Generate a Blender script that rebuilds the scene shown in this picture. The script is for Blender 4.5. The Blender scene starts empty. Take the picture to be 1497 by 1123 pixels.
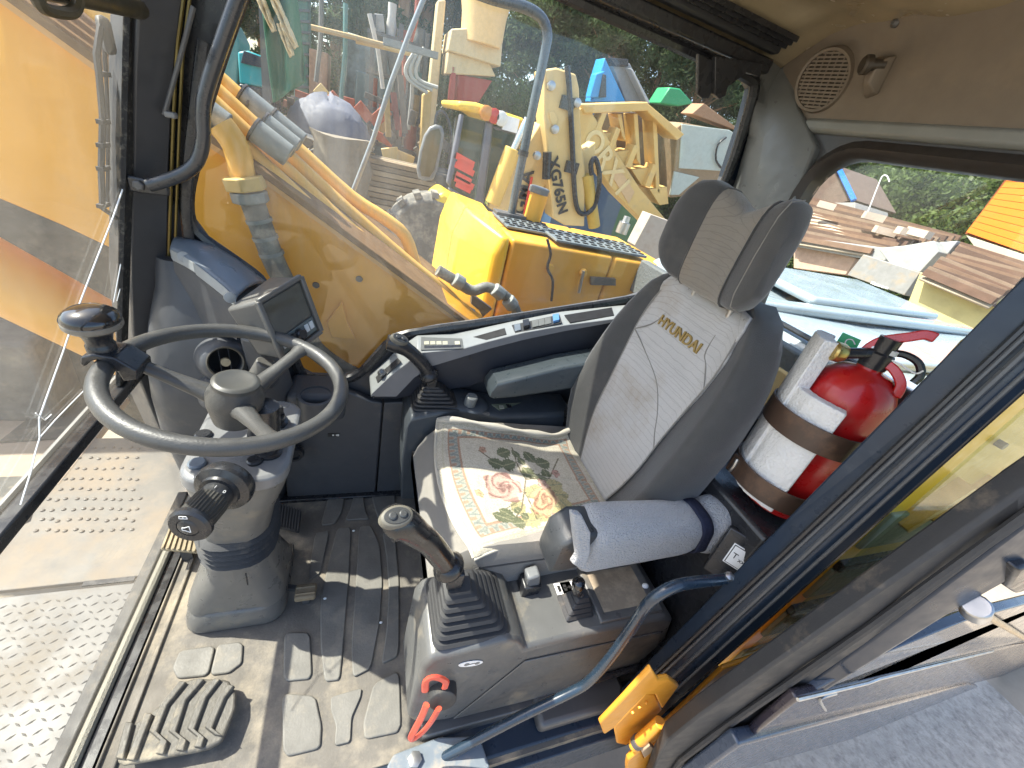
import bpy, bmesh, math, random
import numpy as np
from mathutils import Vector, Matrix, noise as mnoise
random.seed(7); rng = np.random.default_rng(7)
sc = bpy.context.scene
COL = sc.collection
# ------------------------------------------------------------------ camera
F_PX, CX, CY = 586.0, 748.5, 561.5            # the phone's wide lens, in pixels of the 1497 x 1123 photograph
RW = Matrix(((-0.93310294, -0.03689676, -0.35771152),
             (0.2769886, 0.56063559, -0.78036213),
             (0.22933864, -0.82724021, -0.51291074)))   # rows: world axes seen from the lens (x forward, y operator's left, z up)
EYE = Vector((0, 0, 1.4))                     # metres above the cab floor, just outside the door opening
cam_d = bpy.data.cameras.new('camera'); cam = bpy.data.objects.new('camera', cam_d); COL.objects.link(cam)
cam_d.sensor_width = 36.0; cam_d.lens = F_PX / 1497.0 * 36.0; cam_d.clip_start = 0.02; cam_d.clip_end = 600
_r, _u, _b = RW @ Vector((1, 0, 0)), RW @ Vector((0, -1, 0)), RW @ Vector((0, 0, -1))
cam.matrix_world = Matrix(((_r.x, _u.x, _b.x, EYE.x), (_r.y, _u.y, _b.y, EYE.y), (_r.z, _u.z, _b.z, EYE.z), (0, 0, 0, 1)))
sc.camera = cam
# ------------------------------------------------------------------ light
SUN_TO = Vector((0.548, -0.241, 0.800)).normalized()
w = bpy.data.worlds.new('World'); sc.world = w; w.use_nodes = True
nt = w.node_tree; bg = nt.nodes['Background']; sky = nt.nodes.new('ShaderNodeTexSky')
sky.sky_type = 'NISHITA'; sky.sun_disc = False
sky.sun_elevation = math.asin(SUN_TO.z); sky.sun_rotation = math.atan2(SUN_TO.x, SUN_TO.y)
sky.air_density = 1.0; sky.dust_density = 2.0; sky.ozone_density = 1.0
nt.links.new(sky.outputs[0], bg.inputs[0]); bg.inputs[1].default_value = 0.15
sun_d = bpy.data.lights.new('sun', 'SUN'); sun = bpy.data.objects.new('sun', sun_d); COL.objects.link(sun)
sun_d.energy = 4.3; sun_d.angle = math.radians(0.6); sun_d.color = (1, 0.94, 0.84)
sun.rotation_euler = (-SUN_TO).to_track_quat('-Z', 'Y').to_euler(); sun.location = (4, -2, 9)
sc.view_settings.view_transform = 'Standard'; sc.view_settings.look = 'None'
sc.view_settings.exposure = 1.56; sc.view_settings.gamma = 1.0; sc.view_settings.use_curve_mapping = False
sc.render.engine = 'CYCLES'; sc.cycles.transparent_max_bounces = 24; sc.cycles.max_bounces = 8
# ------------------------------------------------------------------ places read off the photograph
def _ray(u, v): return RW @ Vector((u - CX, v - CY, F_PX))
def X(u, v, x): d = _ray(u, v); return EYE + d * ((x - EYE.x) / d.x)
def Y(u, v, y): d = _ray(u, v); return EYE + d * ((y - EYE.y) / d.y)
def Z(u, v, z): d = _ray(u, v); return EYE + d * ((z - EYE.z) / d.z)
def V(*a): return Vector(a)
# ------------------------------------------------------------------ materials
MATS = {}
def mat(name, col, rough=0.5, metal=0.0, var=0.12, scale=14.0, bump=0.0, bscale=120.0, dirt=None, damt=0.4, dscale=5.0, coat=0.0, sheen=0.0, spec=0.5, streak=None, alpha=None):
    if name in MATS: return MATS[name]
    m = bpy.data.materials.new(name); m.use_nodes = True; n = m.node_tree.nodes; L = m.node_tree.links
    p = n['Principled BSDF']; tc = n.new('ShaderNodeTexCoord'); co = tc.outputs['Object']
    p.inputs['Metallic'].default_value = metal; p.inputs['Coat Weight'].default_value = coat; p.inputs['Sheen Weight'].default_value = sheen
    p.inputs['Specular IOR Level'].default_value = spec
    if streak:
        mp = n.new('ShaderNodeMapping'); L.new(co, mp.inputs[0]); mp.inputs['Scale'].default_value = streak; co2 = mp.outputs[0]
    else: co2 = co
    nz = n.new('ShaderNodeTexNoise'); nz.inputs['Scale'].default_value = scale; nz.inputs['Detail'].default_value = 6; nz.inputs['Roughness'].default_value = 0.65
    L.new(co2, nz.inputs['Vector'])
    mx = n.new('ShaderNodeMix'); mx.data_type = 'RGBA'
    c = Vector(col[:3])
    mx.inputs[6].default_value = (*[max(0, k * (1 - var * 1.6)) for k in c], 1); mx.inputs[7].default_value = (*[min(1, k * (1 + var * 1.6)) for k in c], 1)
    L.new(nz.outputs['Fac'], mx.inputs[0]); out = mx.outputs[2]
    rr = n.new('ShaderNodeMapRange'); rr.inputs[1].default_value = 0.3; rr.inputs[2].default_value = 0.7
    rr.inputs[3].default_value = max(0.02, rough - 0.1); rr.inputs[4].default_value = min(1, rough + 0.1)
    nr = n.new('ShaderNodeTexNoise'); nr.inputs['Scale'].default_value = scale * 2.3; nr.inputs['Detail'].default_value = 4; L.new(co2, nr.inputs['Vector'])
    L.new(nr.outputs['Fac'], rr.inputs[0]); rout = rr.outputs[0]
    if dirt:
        nd = n.new('ShaderNodeTexNoise'); nd.inputs['Scale'].default_value = dscale; nd.inputs['Detail'].default_value = 8; nd.inputs['Roughness'].default_value = 0.7
        L.new(co2, nd.inputs['Vector'])
        mr = n.new('ShaderNodeMapRange'); mr.inputs[1].default_value = 0.62 - damt * 0.3; mr.inputs[2].default_value = 0.80 - damt * 0.25
        mr.inputs[4].default_value = min(1, damt * 1.8); L.new(nd.outputs['Fac'], mr.inputs[0])
        m2 = n.new('ShaderNodeMix'); m2.data_type = 'RGBA'; L.new(mr.outputs[0], m2.inputs[0]); L.new(out, m2.inputs[6]); m2.inputs[7].default_value = (*dirt, 1)
        out = m2.outputs[2]
        m3 = n.new('ShaderNodeMix'); L.new(mr.outputs[0], m3.inputs[0]); L.new(rout, m3.inputs[2]); m3.inputs[3].default_value = 0.9; rout = m3.outputs[0]
    L.new(out, p.inputs['Base Color']); L.new(rout, p.inputs['Roughness'])
    if bump:
        nb = n.new('ShaderNodeTexNoise'); nb.inputs['Scale'].default_value = bscale; nb.inputs['Detail'].default_value = 5; L.new(co, nb.inputs['Vector'])
        b = n.new('ShaderNodeBump'); b.inputs['Strength'].default_value = bump; b.inputs['Distance'].default_value = 0.01
        L.new(nb.outputs['Fac'], b.inputs['Height']); L.new(b.outputs[0], p.inputs['Normal'])
    MATS[name] = m; return m
def glass(name, tint=(0.97, 0.99, 0.98), dust=0.1, dscale=3.0, streak=(1, 1, 1), refl=0.6, dustcol=(0.75, 0.74, 0.7), lo=0.45, hi=0.8, smear=None):
    if name in MATS: return MATS[name]
    m = bpy.data.materials.new(name); m.use_nodes = True; n = m.node_tree.nodes; L = m.node_tree.links
    n.remove(n['Principled BSDF']); o = n['Material Output']
    tr = n.new('ShaderNodeBsdfTransparent'); tr.inputs[0].default_value = (*tint, 1)
    gl = n.new('ShaderNodeBsdfGlossy'); gl.inputs['Roughness'].default_value = 0.02
    fr = n.new('ShaderNodeLayerWeight'); fr.inputs[0].default_value = 0.5
    fp = n.new('ShaderNodeMath'); fp.operation = 'POWER'; fp.inputs[1].default_value = 5; L.new(fr.outputs['Facing'], fp.inputs[0])
    fm = n.new('ShaderNodeMath'); fm.operation = 'MULTIPLY_ADD'; fm.inputs[1].default_value = 0.9 * refl; fm.inputs[2].default_value = 0.035 * refl; L.new(fp.outputs[0], fm.inputs[0])
    a = n.new('ShaderNodeMixShader'); L.new(fm.outputs[0], a.inputs[0]); L.new(tr.outputs[0], a.inputs[1]); L.new(gl.outputs[0], a.inputs[2])
    tc = n.new('ShaderNodeTexCoord'); mp = n.new('ShaderNodeMapping'); mp.inputs['Scale'].default_value = streak; L.new(tc.outputs['Object'], mp.inputs[0])
    nz = n.new('ShaderNodeTexNoise'); nz.inputs['Scale'].default_value = dscale; nz.inputs['Detail'].default_value = 9; nz.inputs['Roughness'].default_value = 0.72; L.new(mp.outputs[0], nz.inputs['Vector'])
    mr = n.new('ShaderNodeMapRange'); mr.inputs[1].default_value = lo; mr.inputs[2].default_value = hi; mr.inputs[3].default_value = dust * 0.15; mr.inputs[4].default_value = dust
    L.new(nz.outputs['Fac'], mr.inputs[0]); dust_out = mr.outputs[0]
    if smear:                                        # a patch of wiped, dried mud on the pane
        ctr, rad, amt = smear
        ds_ = n.new('ShaderNodeVectorMath'); ds_.operation = 'DISTANCE'; ds_.inputs[1].default_value = ctr; L.new(tc.outputs['Object'], ds_.inputs[0])
        m2 = n.new('ShaderNodeMapRange'); m2.inputs[1].default_value = rad; m2.inputs[2].default_value = rad * .25; m2.inputs[3].default_value = 0; m2.inputs[4].default_value = 1; L.new(ds_.outputs['Value'], m2.inputs[0])
        mp2 = n.new('ShaderNodeMapping'); mp2.inputs['Scale'].default_value = (26, 1, 2.2); mp2.inputs['Rotation'].default_value = (0, .35, 0); L.new(tc.outputs['Object'], mp2.inputs[0])
        n2 = n.new('ShaderNodeTexNoise'); n2.inputs['Scale'].default_value = 1; n2.inputs['Detail'].default_value = 6; n2.inputs['Roughness'].default_value = .75; L.new(mp2.outputs[0], n2.inputs['Vector'])
        m3 = n.new('ShaderNodeMapRange'); m3.inputs[1].default_value = .42; m3.inputs[2].default_value = .75; m3.inputs[3].default_value = .10; m3.inputs[4].default_value = 1; L.new(n2.outputs['Fac'], m3.inputs[0])
        k1 = n.new('ShaderNodeMath'); k1.operation = 'MULTIPLY'; L.new(m2.outputs[0], k1.inputs[0]); L.new(m3.outputs[0], k1.inputs[1])
        k2 = n.new('ShaderNodeMath'); k2.operation = 'MULTIPLY_ADD'; k2.inputs[1].default_value = amt; L.new(k1.outputs[0], k2.inputs[0]); L.new(mr.outputs[0], k2.inputs[2]); dust_out = k2.outputs[0]
    df = n.new('ShaderNodeBsdfDiffuse'); df.inputs[0].default_value = (*dustcol, 1); tl = n.new('ShaderNodeBsdfTranslucent'); tl.inputs[0].default_value = (*dustcol, 1)
    dm = n.new('ShaderNodeMixShader'); L.new(df.outputs[0], dm.inputs[1]); L.new(tl.outputs[0], dm.inputs[2])
    b = n.new('ShaderNodeMixShader'); L.new(dust_out, b.inputs[0]); L.new(a.outputs[0], b.inputs[1]); L.new(dm.outputs[0], b.inputs[2])
    L.new(b.outputs[0], o.inputs[0]); MATS[name] = m; return m
def vcmat(name, rough=0.85, bump=0.3, bscale=300, sheen=0.3):
    if name in MATS: return MATS[name]
    m = mat(name, (0.5, 0.5, 0.5), rough=rough, bump=bump, bscale=bscale, sheen=sheen); n = m.node_tree.nodes; L = m.node_tree.links
    at = n.new('ShaderNodeVertexColor'); at.layer_name = 'Col'
    nz = n.new('ShaderNodeTexNoise'); nz.inputs['Scale'].default_value = 250; tc = n.new('ShaderNodeTexCoord'); L.new(tc.outputs['Object'], nz.inputs[0])
    mr = n.new('ShaderNodeMapRange'); mr.inputs[1].default_value = .3; mr.inputs[2].default_value = .7; mr.inputs[3].default_value = .75; mr.inputs[4].default_value = 1.1; L.new(nz.outputs[0], mr.inputs[0])
    mm = n.new('ShaderNodeVectorMath'); mm.operation = 'SCALE'; L.new(at.outputs[0], mm.inputs[0]); L.new(mr.outputs[0], mm.inputs['Scale'])
    L.new(mm.outputs[0], n['Principled BSDF'].inputs['Base Color']); return m
DUST = (0.42, 0.33, 0.22); SAND = (0.52, 0.43, 0.30)
black = mat('black_plastic', (0.030, 0.031, 0.034), 0.42, bump=0.04, bscale=700, dirt=DUST, damt=0.10, dscale=6)
satin = mat('satin_black', (0.022, 0.023, 0.026), 0.28, bump=0.03, bscale=500)
rubber = mat('rubber', (0.035, 0.035, 0.036), 0.62, bump=0.05, bscale=300, dirt=DUST, damt=0.18, dscale=9)
charcoal = mat('charcoal_panel', (0.064, 0.067, 0.074), 0.5, bump=0.06, bscale=900, dirt=DUST, damt=0.14, dscale=5)
grey = mat('grey_plastic', (0.19, 0.19, 0.185), 0.42, bump=0.04, bscale=700, dirt=DUST, damt=0.2, dscale=6)
lgrey = mat('light_grey_trim', (0.30, 0.31, 0.305), 0.42, bump=0.04, bscale=700, dirt=DUST, damt=0.1, dscale=6)
bluegrey = mat('blue_grey_plastic', (0.13, 0.155, 0.185), 0.35, bump=0.03, bscale=700, dirt=DUST, damt=0.1, dscale=6)
navy = mat('navy_frame_paint', (0.018, 0.029, 0.047), 0.34, metal=0.0, coat=0.10, spec=0.35, bump=0.03, bscale=25, dirt=(0.16, 0.16, 0.16), damt=0.16, dscale=7)
bluepaint = mat('blue_black_tube', (0.016, 0.030, 0.048), 0.26, coat=0.4, dirt=DUST, damt=0.08, dscale=9)
yellow = mat('machine_yellow', (0.70, 0.36, 0.035), 0.42, var=0.14, scale=3, coat=0.1, dirt=(0.42, 0.30, 0.15), damt=0.26, dscale=4)
orange = mat('boom_orange', (0.85, 0.37, 0.03), 0.42, var=0.16, scale=2.5, dirt=(0.50, 0.32, 0.14), damt=0.16, dscale=3)
pipecol = mat('pipe_orange', (0.85, 0.47, 0.10), 0.4, var=0.12, scale=6, dirt=(0.5, 0.34, 0.2), damt=0.15)
oranged = mat('hinge_orange', (0.75, 0.32, 0.03), 0.4, var=0.1, dirt=(0.35, 0.22, 0.1), damt=0.2, dscale=20)
palebeige = mat('pale_yellow_paint', (0.66, 0.47, 0.19), 0.55, var=0.12, scale=4, dirt=(0.45, 0.36, 0.24), damt=0.3)
steel = mat('steel', (0.45, 0.45, 0.44), 0.35, metal=0.9, dirt=DUST, damt=0.2)
dsteel = mat('dark_steel', (0.10, 0.10, 0.10), 0.45, metal=0.3, dirt=DUST, damt=0.3)
hose = mat('dusty_hose', (0.11, 0.115, 0.105), 0.6, bump=0.2, bscale=80, dirt=(0.33, 0.32, 0.27), damt=0.45, dscale=14)
brass = mat('brass', (0.45, 0.33, 0.12), 0.3, metal=0.9)
white = mat('white_print', (0.8, 0.8, 0.78), 0.5)
blackprint = mat('black_print', (0.02, 0.02, 0.02), 0.5)
red = mat('red_paint', (0.42, 0.010, 0.010), 0.32, coat=0.25, var=0.15, dirt=(0.26, 0.12, 0.08), damt=0.2, dscale=12)
redplastic = mat('red_plastic', (0.72, 0.09, 0.05), 0.35)
# ------------------------------------------------------------------ mesh building
class MB:
    def __init__(s): s.v = []; s.f = []; s.col = None
    def add(s, vs, fs):
        k = len(s.v); s.v += [Vector(p) for p in vs]; s.f += [[i + k for i in q] for q in fs]; return s
    def box(s, c, size, rot=None):
        c = Vector(c); h = Vector(size) / 2
        vs = [Vector((sx * h.x, sy * h.y, sz * h.z)) for sz in (-1, 1) for sx, sy in ((-1, -1), (1, -1), (1, 1), (-1, 1))]
        if rot is not None: vs = [rot @ p for p in vs]
        return s.add([c + p for p in vs], [(3, 2, 1, 0), (4, 5, 6, 7), (0, 1, 5, 4), (1, 2, 6, 5), (2, 3, 7, 6), (3, 0, 4, 7)])
    def beam(s, a, b, wd, th, up=(0, 0, 1)):
        a, b = Vector(a), Vector(b); d = (b - a).normalized(); sd = d.cross(Vector(up)).normalized() * wd / 2; u2 = sd.cross(d).normalized() * th / 2
        return s.loft([[p - sd - u2, p + sd - u2, p + sd + u2, p - sd + u2] for p in (a, b)])
    def prism(s, pts, off):
        n = len(pts); off = Vector(off); pts = [Vector(p) for p in pts]
        return s.add(pts + [p + off for p in pts], [tuple(range(n - 1, -1, -1)), tuple(range(n, 2 * n))] + [(i, (i + 1) % n, n + (i + 1) % n, n + i) for i in range(n)])
    def loft(s, rings, caps=True, close=True):
        n = len(rings[0]); vs = [p for r in rings for p in r]; fs = []
        for k in range(len(rings) - 1):
            for i in range(n if close else n - 1):
                j = (i + 1) % n; fs.append((k * n + i, k * n + j, (k + 1) * n + j, (k + 1) * n + i))
        if caps: fs.append(tuple(range(n - 1, -1, -1))); fs.append(tuple((len(rings) - 1) * n + i for i in range(n)))
        return s.add(vs, fs)
    def tube(s, pts, r, seg=12, caps=True, sub=0, closed=False, flat=1.0, up=(0.13, 0.21, 1)):
        pts = [Vector(p) for p in pts]
        rs = list(r) if isinstance(r, (list, tuple)) else [r] * len(pts)
        if sub: pts, rs = smooth(pts, rs, sub, closed)
        rings = []; n = len(pts); pu = Vector(up)
        for i, p in enumerate(pts):
            if closed: d = pts[(i + 1) % n] - pts[i - 1]
            else: d = pts[min(i + 1, n - 1)] - pts[max(i - 1, 0)]
            d = d.normalized(); a = d.cross(pu)
            if a.length < 1e-4: a = d.cross(Vector((1, 0, 0)))
            a.normalize(); b = a.cross(d).normalized(); pu = b
            rings.append([p + (a * math.cos(t) + b * math.sin(t) * flat) * rs[i] for t in [2 * math.pi * k / seg for k in range(seg)]])
        if closed: rings.append(rings[0]); caps = False
        return s.loft(rings, caps)
    def lathe(s, prof, o, ax=(0, 0, 1), seg=28, caps=True):
        o = Vector(o); ax = Vector(ax).normalized(); a = ax.orthogonal().normalized(); b = ax.cross(a)
        return s.loft([[o + ax * h + (a * math.cos(t) + b * math.sin(t)) * max(r, 1e-4) for t in [2 * math.pi * k / seg for k in range(seg)]] for r, h in prof], caps)
    def grid(s, fn, nu, nv):
        vs = [fn(i / (nu - 1), j / (nv - 1)) for j in range(nv) for i in range(nu)]
        return s.add(vs, [(j * nu + i, j * nu + i + 1, (j + 1) * nu + i + 1, (j + 1) * nu + i) for j in range(nv - 1) for i in range(nu - 1)])
    def ball(s, c, r, seg=14, rings=9, sq=(1, 1, 1)):
        c = Vector(c)
        return s.loft([[c + Vector((math.cos(t) * math.sin(a) * sq[0], math.sin(t) * math.sin(a) * sq[1], -math.cos(a) * sq[2])) * r for t in [2 * math.pi * k / seg for k in range(seg)]] for a in [0.02 + (math.pi - 0.04) * q / rings for q in range(rings + 1)]])
    def build(s, name, m, parent=None, bevel=0.0, seg=2, angle=35, solid=0.0, sub=0, kind=None, flip=False):
        org = root_loc(parent) if parent else Vector((0, 0, 0))
        me = bpy.data.meshes.new(name); me.from_pydata([p - org for p in s.v], [], s.f); me.update()
        bm = bmesh.new(); bm.from_mesh(me)
        if not (solid and not bevel): bmesh.ops.recalc_face_normals(bm, faces=bm.faces)
        bm.to_mesh(me); bm.free()
        for pl in me.polygons: pl.use_smooth = True
        me.set_sharp_from_angle(angle=math.radians(angle)); me.materials.append(m)
        o = bpy.data.objects.new(name, me); COL.objects.link(o)
        if parent: o.parent = parent
        if solid: md = o.modifiers.new('s', 'SOLIDIFY'); md.thickness = solid; md.offset = 0
        if bevel: md = o.modifiers.new('b', 'BEVEL'); md.width = bevel; md.segments = seg; md.limit_method = 'ANGLE'; md.angle_limit = math.radians(30); md.harden_normals = False
        if sub: md = o.modifiers.new('u', 'SUBSURF'); md.levels = sub; md.render_levels = sub
        if kind: o['kind'] = kind
        return o
def smooth(pts, rs, sub, closed=False):
    n = len(pts); P, Rr = [], []
    for i in range(n if closed else n - 1):
        g = (lambda k: k % n) if closed else (lambda k: min(max(k, 0), n - 1))
        p0, p1, p2, p3 = (pts[g(i + k)] for k in (-1, 0, 1, 2)); r1, r2 = rs[g(i)], rs[g(i + 1)]
        for q in range(sub):
            t = q / sub
            P.append(0.5 * ((2 * p1) + (p2 - p0) * t + (2 * p0 - 5 * p1 + 4 * p2 - p3) * t * t + (3 * p1 - p0 - 3 * p2 + p3) * t ** 3)); Rr.append(r1 + (r2 - r1) * t)
    if not closed: P.append(pts[-1]); Rr.append(rs[-1])
    return P, Rr
def root_loc(o):
    while o.parent: o = o.parent
    return Vector(o.location)
def thing(name, label, cat, loc, group=None):
    o = bpy.data.objects.new(name, None); o.empty_display_size = 0.1; COL.objects.link(o); o.location = loc
    return tag(o, label, cat, group)
def tag(o, label, cat, group=None):
    o['label'] = label; o['category'] = cat
    if group: o['group'] = group
    return o
def rrect(cx, cy, z, hx, hy, r, k=4, fn=None):
    r = min(r, hx * 0.98, hy * 0.98); out = []
    for sx, sy, a0 in ((1, 1, 0), (-1, 1, 90), (-1, -1, 180), (1, -1, 270)):
        for q in range(k + 1):
            a = math.radians(a0 + 90 * q / k); out.append(Vector((cx + sx * (hx - r) + r * math.cos(a), cy + sy * (hy - r) + r * math.sin(a), z)))
    return out
def text(s, size, o, ax, up, m, parent, name='lettering', depth=0.0015, align='CENTER', bold=0.0, shear=0.0):
    c = bpy.data.curves.new(name, 'FONT'); c.body = s; c.size = size; c.align_x = align; c.align_y = 'CENTER'; c.extrude = depth; c.offset = bold; c.shear = shear
    t = bpy.data.objects.new('tmp', c); COL.objects.link(t)
    me = bpy.data.meshes.new_from_object(t.evaluated_get(bpy.context.evaluated_depsgraph_get())); bpy.data.objects.remove(t)
    ax = Vector(ax).normalized(); up = Vector(up); up = (up - ax * up.dot(ax)).normalized(); nn = ax.cross(up); o = Vector(o)
    org = root_loc(parent) if parent else Vector((0, 0, 0))
    for vv in me.vertices: vv.co = o + ax * vv.co.x + up * vv.co.y + nn * vv.co.z - org
    me.materials.clear(); me.materials.append(m); me.name = name
    ob = bpy.data.objects.new(name, me); COL.objects.link(ob); ob.parent = parent; return ob
def chaikin(P, n=2):
    P = [Vector(p) for p in P]
    for _ in range(n):
        Q = []
        for i in range(len(P)):
            a, b = P[i], P[(i + 1) % len(P)]; Q += [a.lerp(b, .11), a.lerp(b, .89)]
        P = Q
    return P
def plane_pt(u, v, p0, nrm):
    d = _ray(u, v); nrm = Vector(nrm); return EYE + d * ((Vector(p0) - EYE).dot(nrm) / d.dot(nrm))
# ------------------------------------------------------------------ cab floor
fl = MB().box((-0.34, -0.79, -0.03), (1.80, 1.02, 0.06)).build('floor', mat('floor_steel', (0.09, 0.085, 0.075), 0.7, dirt=DUST, damt=0.5, dscale=6)); fl['kind'] = 'structure'
matm = mat('floor_mat_rubber', (0.135, 0.122, 0.104), 0.75, var=0.42, scale=7, bump=0.12, bscale=160, dirt=(0.36, 0.305, 0.225), damt=0.48, dscale=4.5)
padm = mat('mat_pad_rubber', (0.155, 0.147, 0.130), 0.62, var=0.34, scale=11, bump=0.10, bscale=160, dirt=(0.35, 0.30, 0.225), damt=0.34, dscale=6)
fm = thing('floor_mat', 'dusty moulded rubber mat with raised pads on the cab floor', 'floor mat', (0.15, -0.8, 0.004))
MB().box((0.135, -0.80, 0.006), (0.77, 0.92, 0.006)).build('sheet', matm, fm, bevel=0.002)
s4 = lambda a, b: (380 + a / 2.654, 700 + b / 2.654)
s7 = lambda a, b: (a / 2.655, 700 + b / 2.655)
pads = [[(85, 835), (215, 845), (240, 960), (235, 1050), (90, 1085)], [(275, 850), (395, 815), (390, 850), (355, 930), (350, 1025), (290, 1040), (295, 960), (275, 900)],
        [(440, 800), (540, 745), (548, 985), (405, 1015), (400, 950)], [(95, 600), (195, 600), (203, 780), (90, 790)],
        [(215, 215), (270, 205), (235, 370), (185, 400)], [(300, 195), (355, 190), (345, 400), (325, 640), (310, 785), (250, 790), (235, 650), (235, 470), (265, 330)],
        [(385, 190), (430, 185), (465, 260), (475, 400), (465, 560), (430, 740), (360, 775), (355, 650), (370, 450)], [(475, 210), (525, 225), (540, 400), (540, 690), (470, 725), (490, 600), (500, 430), (490, 300)],
        [(265, 75), (330, 65), (320, 130), (290, 180), (235, 185)], [(365, 65), (400, 62), (410, 130), (425, 160), (330, 165), (350, 120)], [(430, 65), (525, 60), (525, 165), (460, 165)]]
pl = [[s4(*q) for q in p] for p in pads] + [[s7(*q) for q in p] for p in ([(700, 670), (838, 650), (810, 768), (690, 780), (670, 740)], [(845, 648), (930, 636), (945, 650), (940, 720), (890, 758), (816, 767)])]
for p in pl:
    q = chaikin([Z(u, v, 0.0085) for u, v in p]); MB().prism(q, (0, 0, 0.008)).build('pad', padm, fm, bevel=0.0045, seg=3)
for x, wd in ((0.485, 0.010), (0.515, 0.006)):
    MB().box((x, -0.79, 0.012), (wd, 0.90, 0.012)).build('ridge', matm, fm, bevel=0.003)
# crumbs lying on the mat
for u, v in ((557, 910), (517, 776), (475, 875)):
    c = Z(u, v, 0.017); tag(MB().ball(c, 0.004, 8, 5, (1.3, 1, 0.8)).build('crumb', white), 'tiny white crumb lying on the rubber floor mat', 'crumb', 'crumbs on the floor mat')
# front door-step channel and lower windscreen seal
ch = thing('sill_channel', 'black rubber seal channel along the foot of the lower windscreen', 'seal', (0.56, -0.8, 0))
MB().tube([V(0.560, -0.28, 0.026), V(0.560, -1.25, 0.026)], 0.013, 10).build('ribbed_cord', mat('ribbed_cord', (0.26, 0.245, 0.20), 0.7, bump=0.4, bscale=260), ch)
MB().box((0.535, -0.77, 0.010), (0.026, 0.98, 0.02)).build('groove', satin, ch)
MB().box((0.585, -0.77, 0.022), (0.03, 0.98, 0.044)).build('outer_rail', rubber, ch, bevel=0.004)
# ------------------------------------------------------------------ cab shell
cab = thing('excavator_cab', 'dark framed excavator cab shell with large windows around the driver seat', 'cab', (-0.3, -0.8, 0))
def px_loft(rows, yl, yr, name, m, off=(0.05, -0.05, 0), bevel=0.004):
    rg = []
    for v, a, b in rows:
        A, B = Y(a, v, yl), Y(b, v, yr); B.z = A.z; o = Vector(off); rg.append([A, B, B + o, A + o])
    return MB().loft(rg).build(name, m, cab, bevel=bevel)
apil = mat('pillar_charcoal', (0.045, 0.046, 0.050), 0.42, dirt=(0.2, 0.2, 0.2), damt=0.15)
px_loft([(-260, 232, 300), (-120, 212, 276), (0, 203, 262), (100, 197, 252), (240, 195, 247), (400, 190, 246), (480, 194, 247), (560, 205, 252), (640, 240, 268)], -1.19, -1.235, 'front_pillar', apil, (0.06, -0.045, 0))
LOOP = [(.20, 1.62), (.17, 1.69), (.10, 1.714), (-.20, 1.714), (-.466, 1.714), (-.882, 1.710), (-1.057, 1.709), (-1.101, 1.689), (-1.125, 1.60), (-1.15, 1.448), (-1.15, 1.135), (-1.10, 1.04), (-.967, .981), (-.68, .90), (-.393, .821), (-.251, .785), (-.117, .741), (-.044, .646), (.0, .585), (.054, .560), (.15, .560), (.181, .580), (.215, .70), (.262, .87), (.31, .925), (.393, .986), (.419, 1.033), (.413, 1.10), (.387, 1.182), (.35, 1.30), (.263, 1.504)]
LP = [V(x, -1.262, z) for x, z in LOOP]
sm, _ = smooth(LP, [1] * len(LP), 3, True)
MB().tube(sm, 0.017, 8, closed=True, flat=0.8, up=(0, 1, 0)).build('window_gasket', satin, cab)
MB().prism([V(p.x, -1.278, p.z) for p in sm], (0, -0.005, 0)).build('side_glass', glass('side_glass_dusty', dust=0.045, dscale=2.2, streak=(1, 1, 0.45), refl=0.8, lo=0.38, hi=0.72, smear=((.28, -.48, 1.32), .48, .13)), cab)
low = [q for q in LOOP[9:28]]
pts = [V(x, -1.272, z) for x, z in low] + [V(.47, -1.272, 1.04), V(.575, -1.272, .60), V(.575, -1.272, -0.05), V(-1.2, -1.272, -0.05), V(-1.2, -1.272, 1.448)]
MB().prism(pts, (0, -0.03, 0)).build('side_wall', charcoal, cab)
up = [V(x, -1.273, z) for x, z in LOOP[0:10]] + [V(-1.2, -1.273, 1.448), V(-1.2, -1.273, 1.86), V(.25, -1.273, 1.86)]
MB().prism(up, (0, -0.03, 0)).build('side_header', navy, cab)
fz = [(x, z) for x, z in LOOP[26:31]] + [LOOP[0]]
MB().prism([V(x, -1.274, z) for x, z in fz] + [V(.25, -1.274, 1.80), V(.36, -1.274, 1.80), V(.50, -1.274, 1.04)], (0, -0.025, 0)).build('pillar_skin', satin, cab)
MB().loft([[V(x, -.30, z), V(x, -.25, z), V(x + .06, -.25, z), V(x + .06, -.30, z)] for x, z in ((.56, 0), (.575, .62), (.38, 1.75))]).build('door_front_pillar', navy, cab, bevel=.006)
# trims on the front pillar: brass coloured seal edges
gold = mat('aged_seal_edge', (0.16, 0.12, 0.035), 0.35, metal=0.5)
for du, r in ((0, 0.0035), (9, 0.003)):
    MB().tube([Y(a + du, v, -1.236) for v, a in ((-200, 292), (0, 268), (100, 257), (300, 249), (440, 245))], r, 6, sub=3).build('seal_edge', gold, cab)
MB().tube([Y(283, 10, -1.20), Y(262, 90, -1.20), Y(240, 168, -1.20)], 0.0045, 8).build('blind_rod', dsteel, cab)
MB().box(Y(250, 168, -1.205), (0.02, 0.02, 0.012)).build('rod_clip', grey, cab, bevel=0.003)
MB().tube([Y(297, 60, -1.235), Y(280, 200, -1.235), Y(272, 300, -1.235), Y(276, 352, -1.235)], 0.012, 8, sub=4, flat=0.5, up=(0, 1, 0)).build('inner_gasket', satin, cab)
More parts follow.
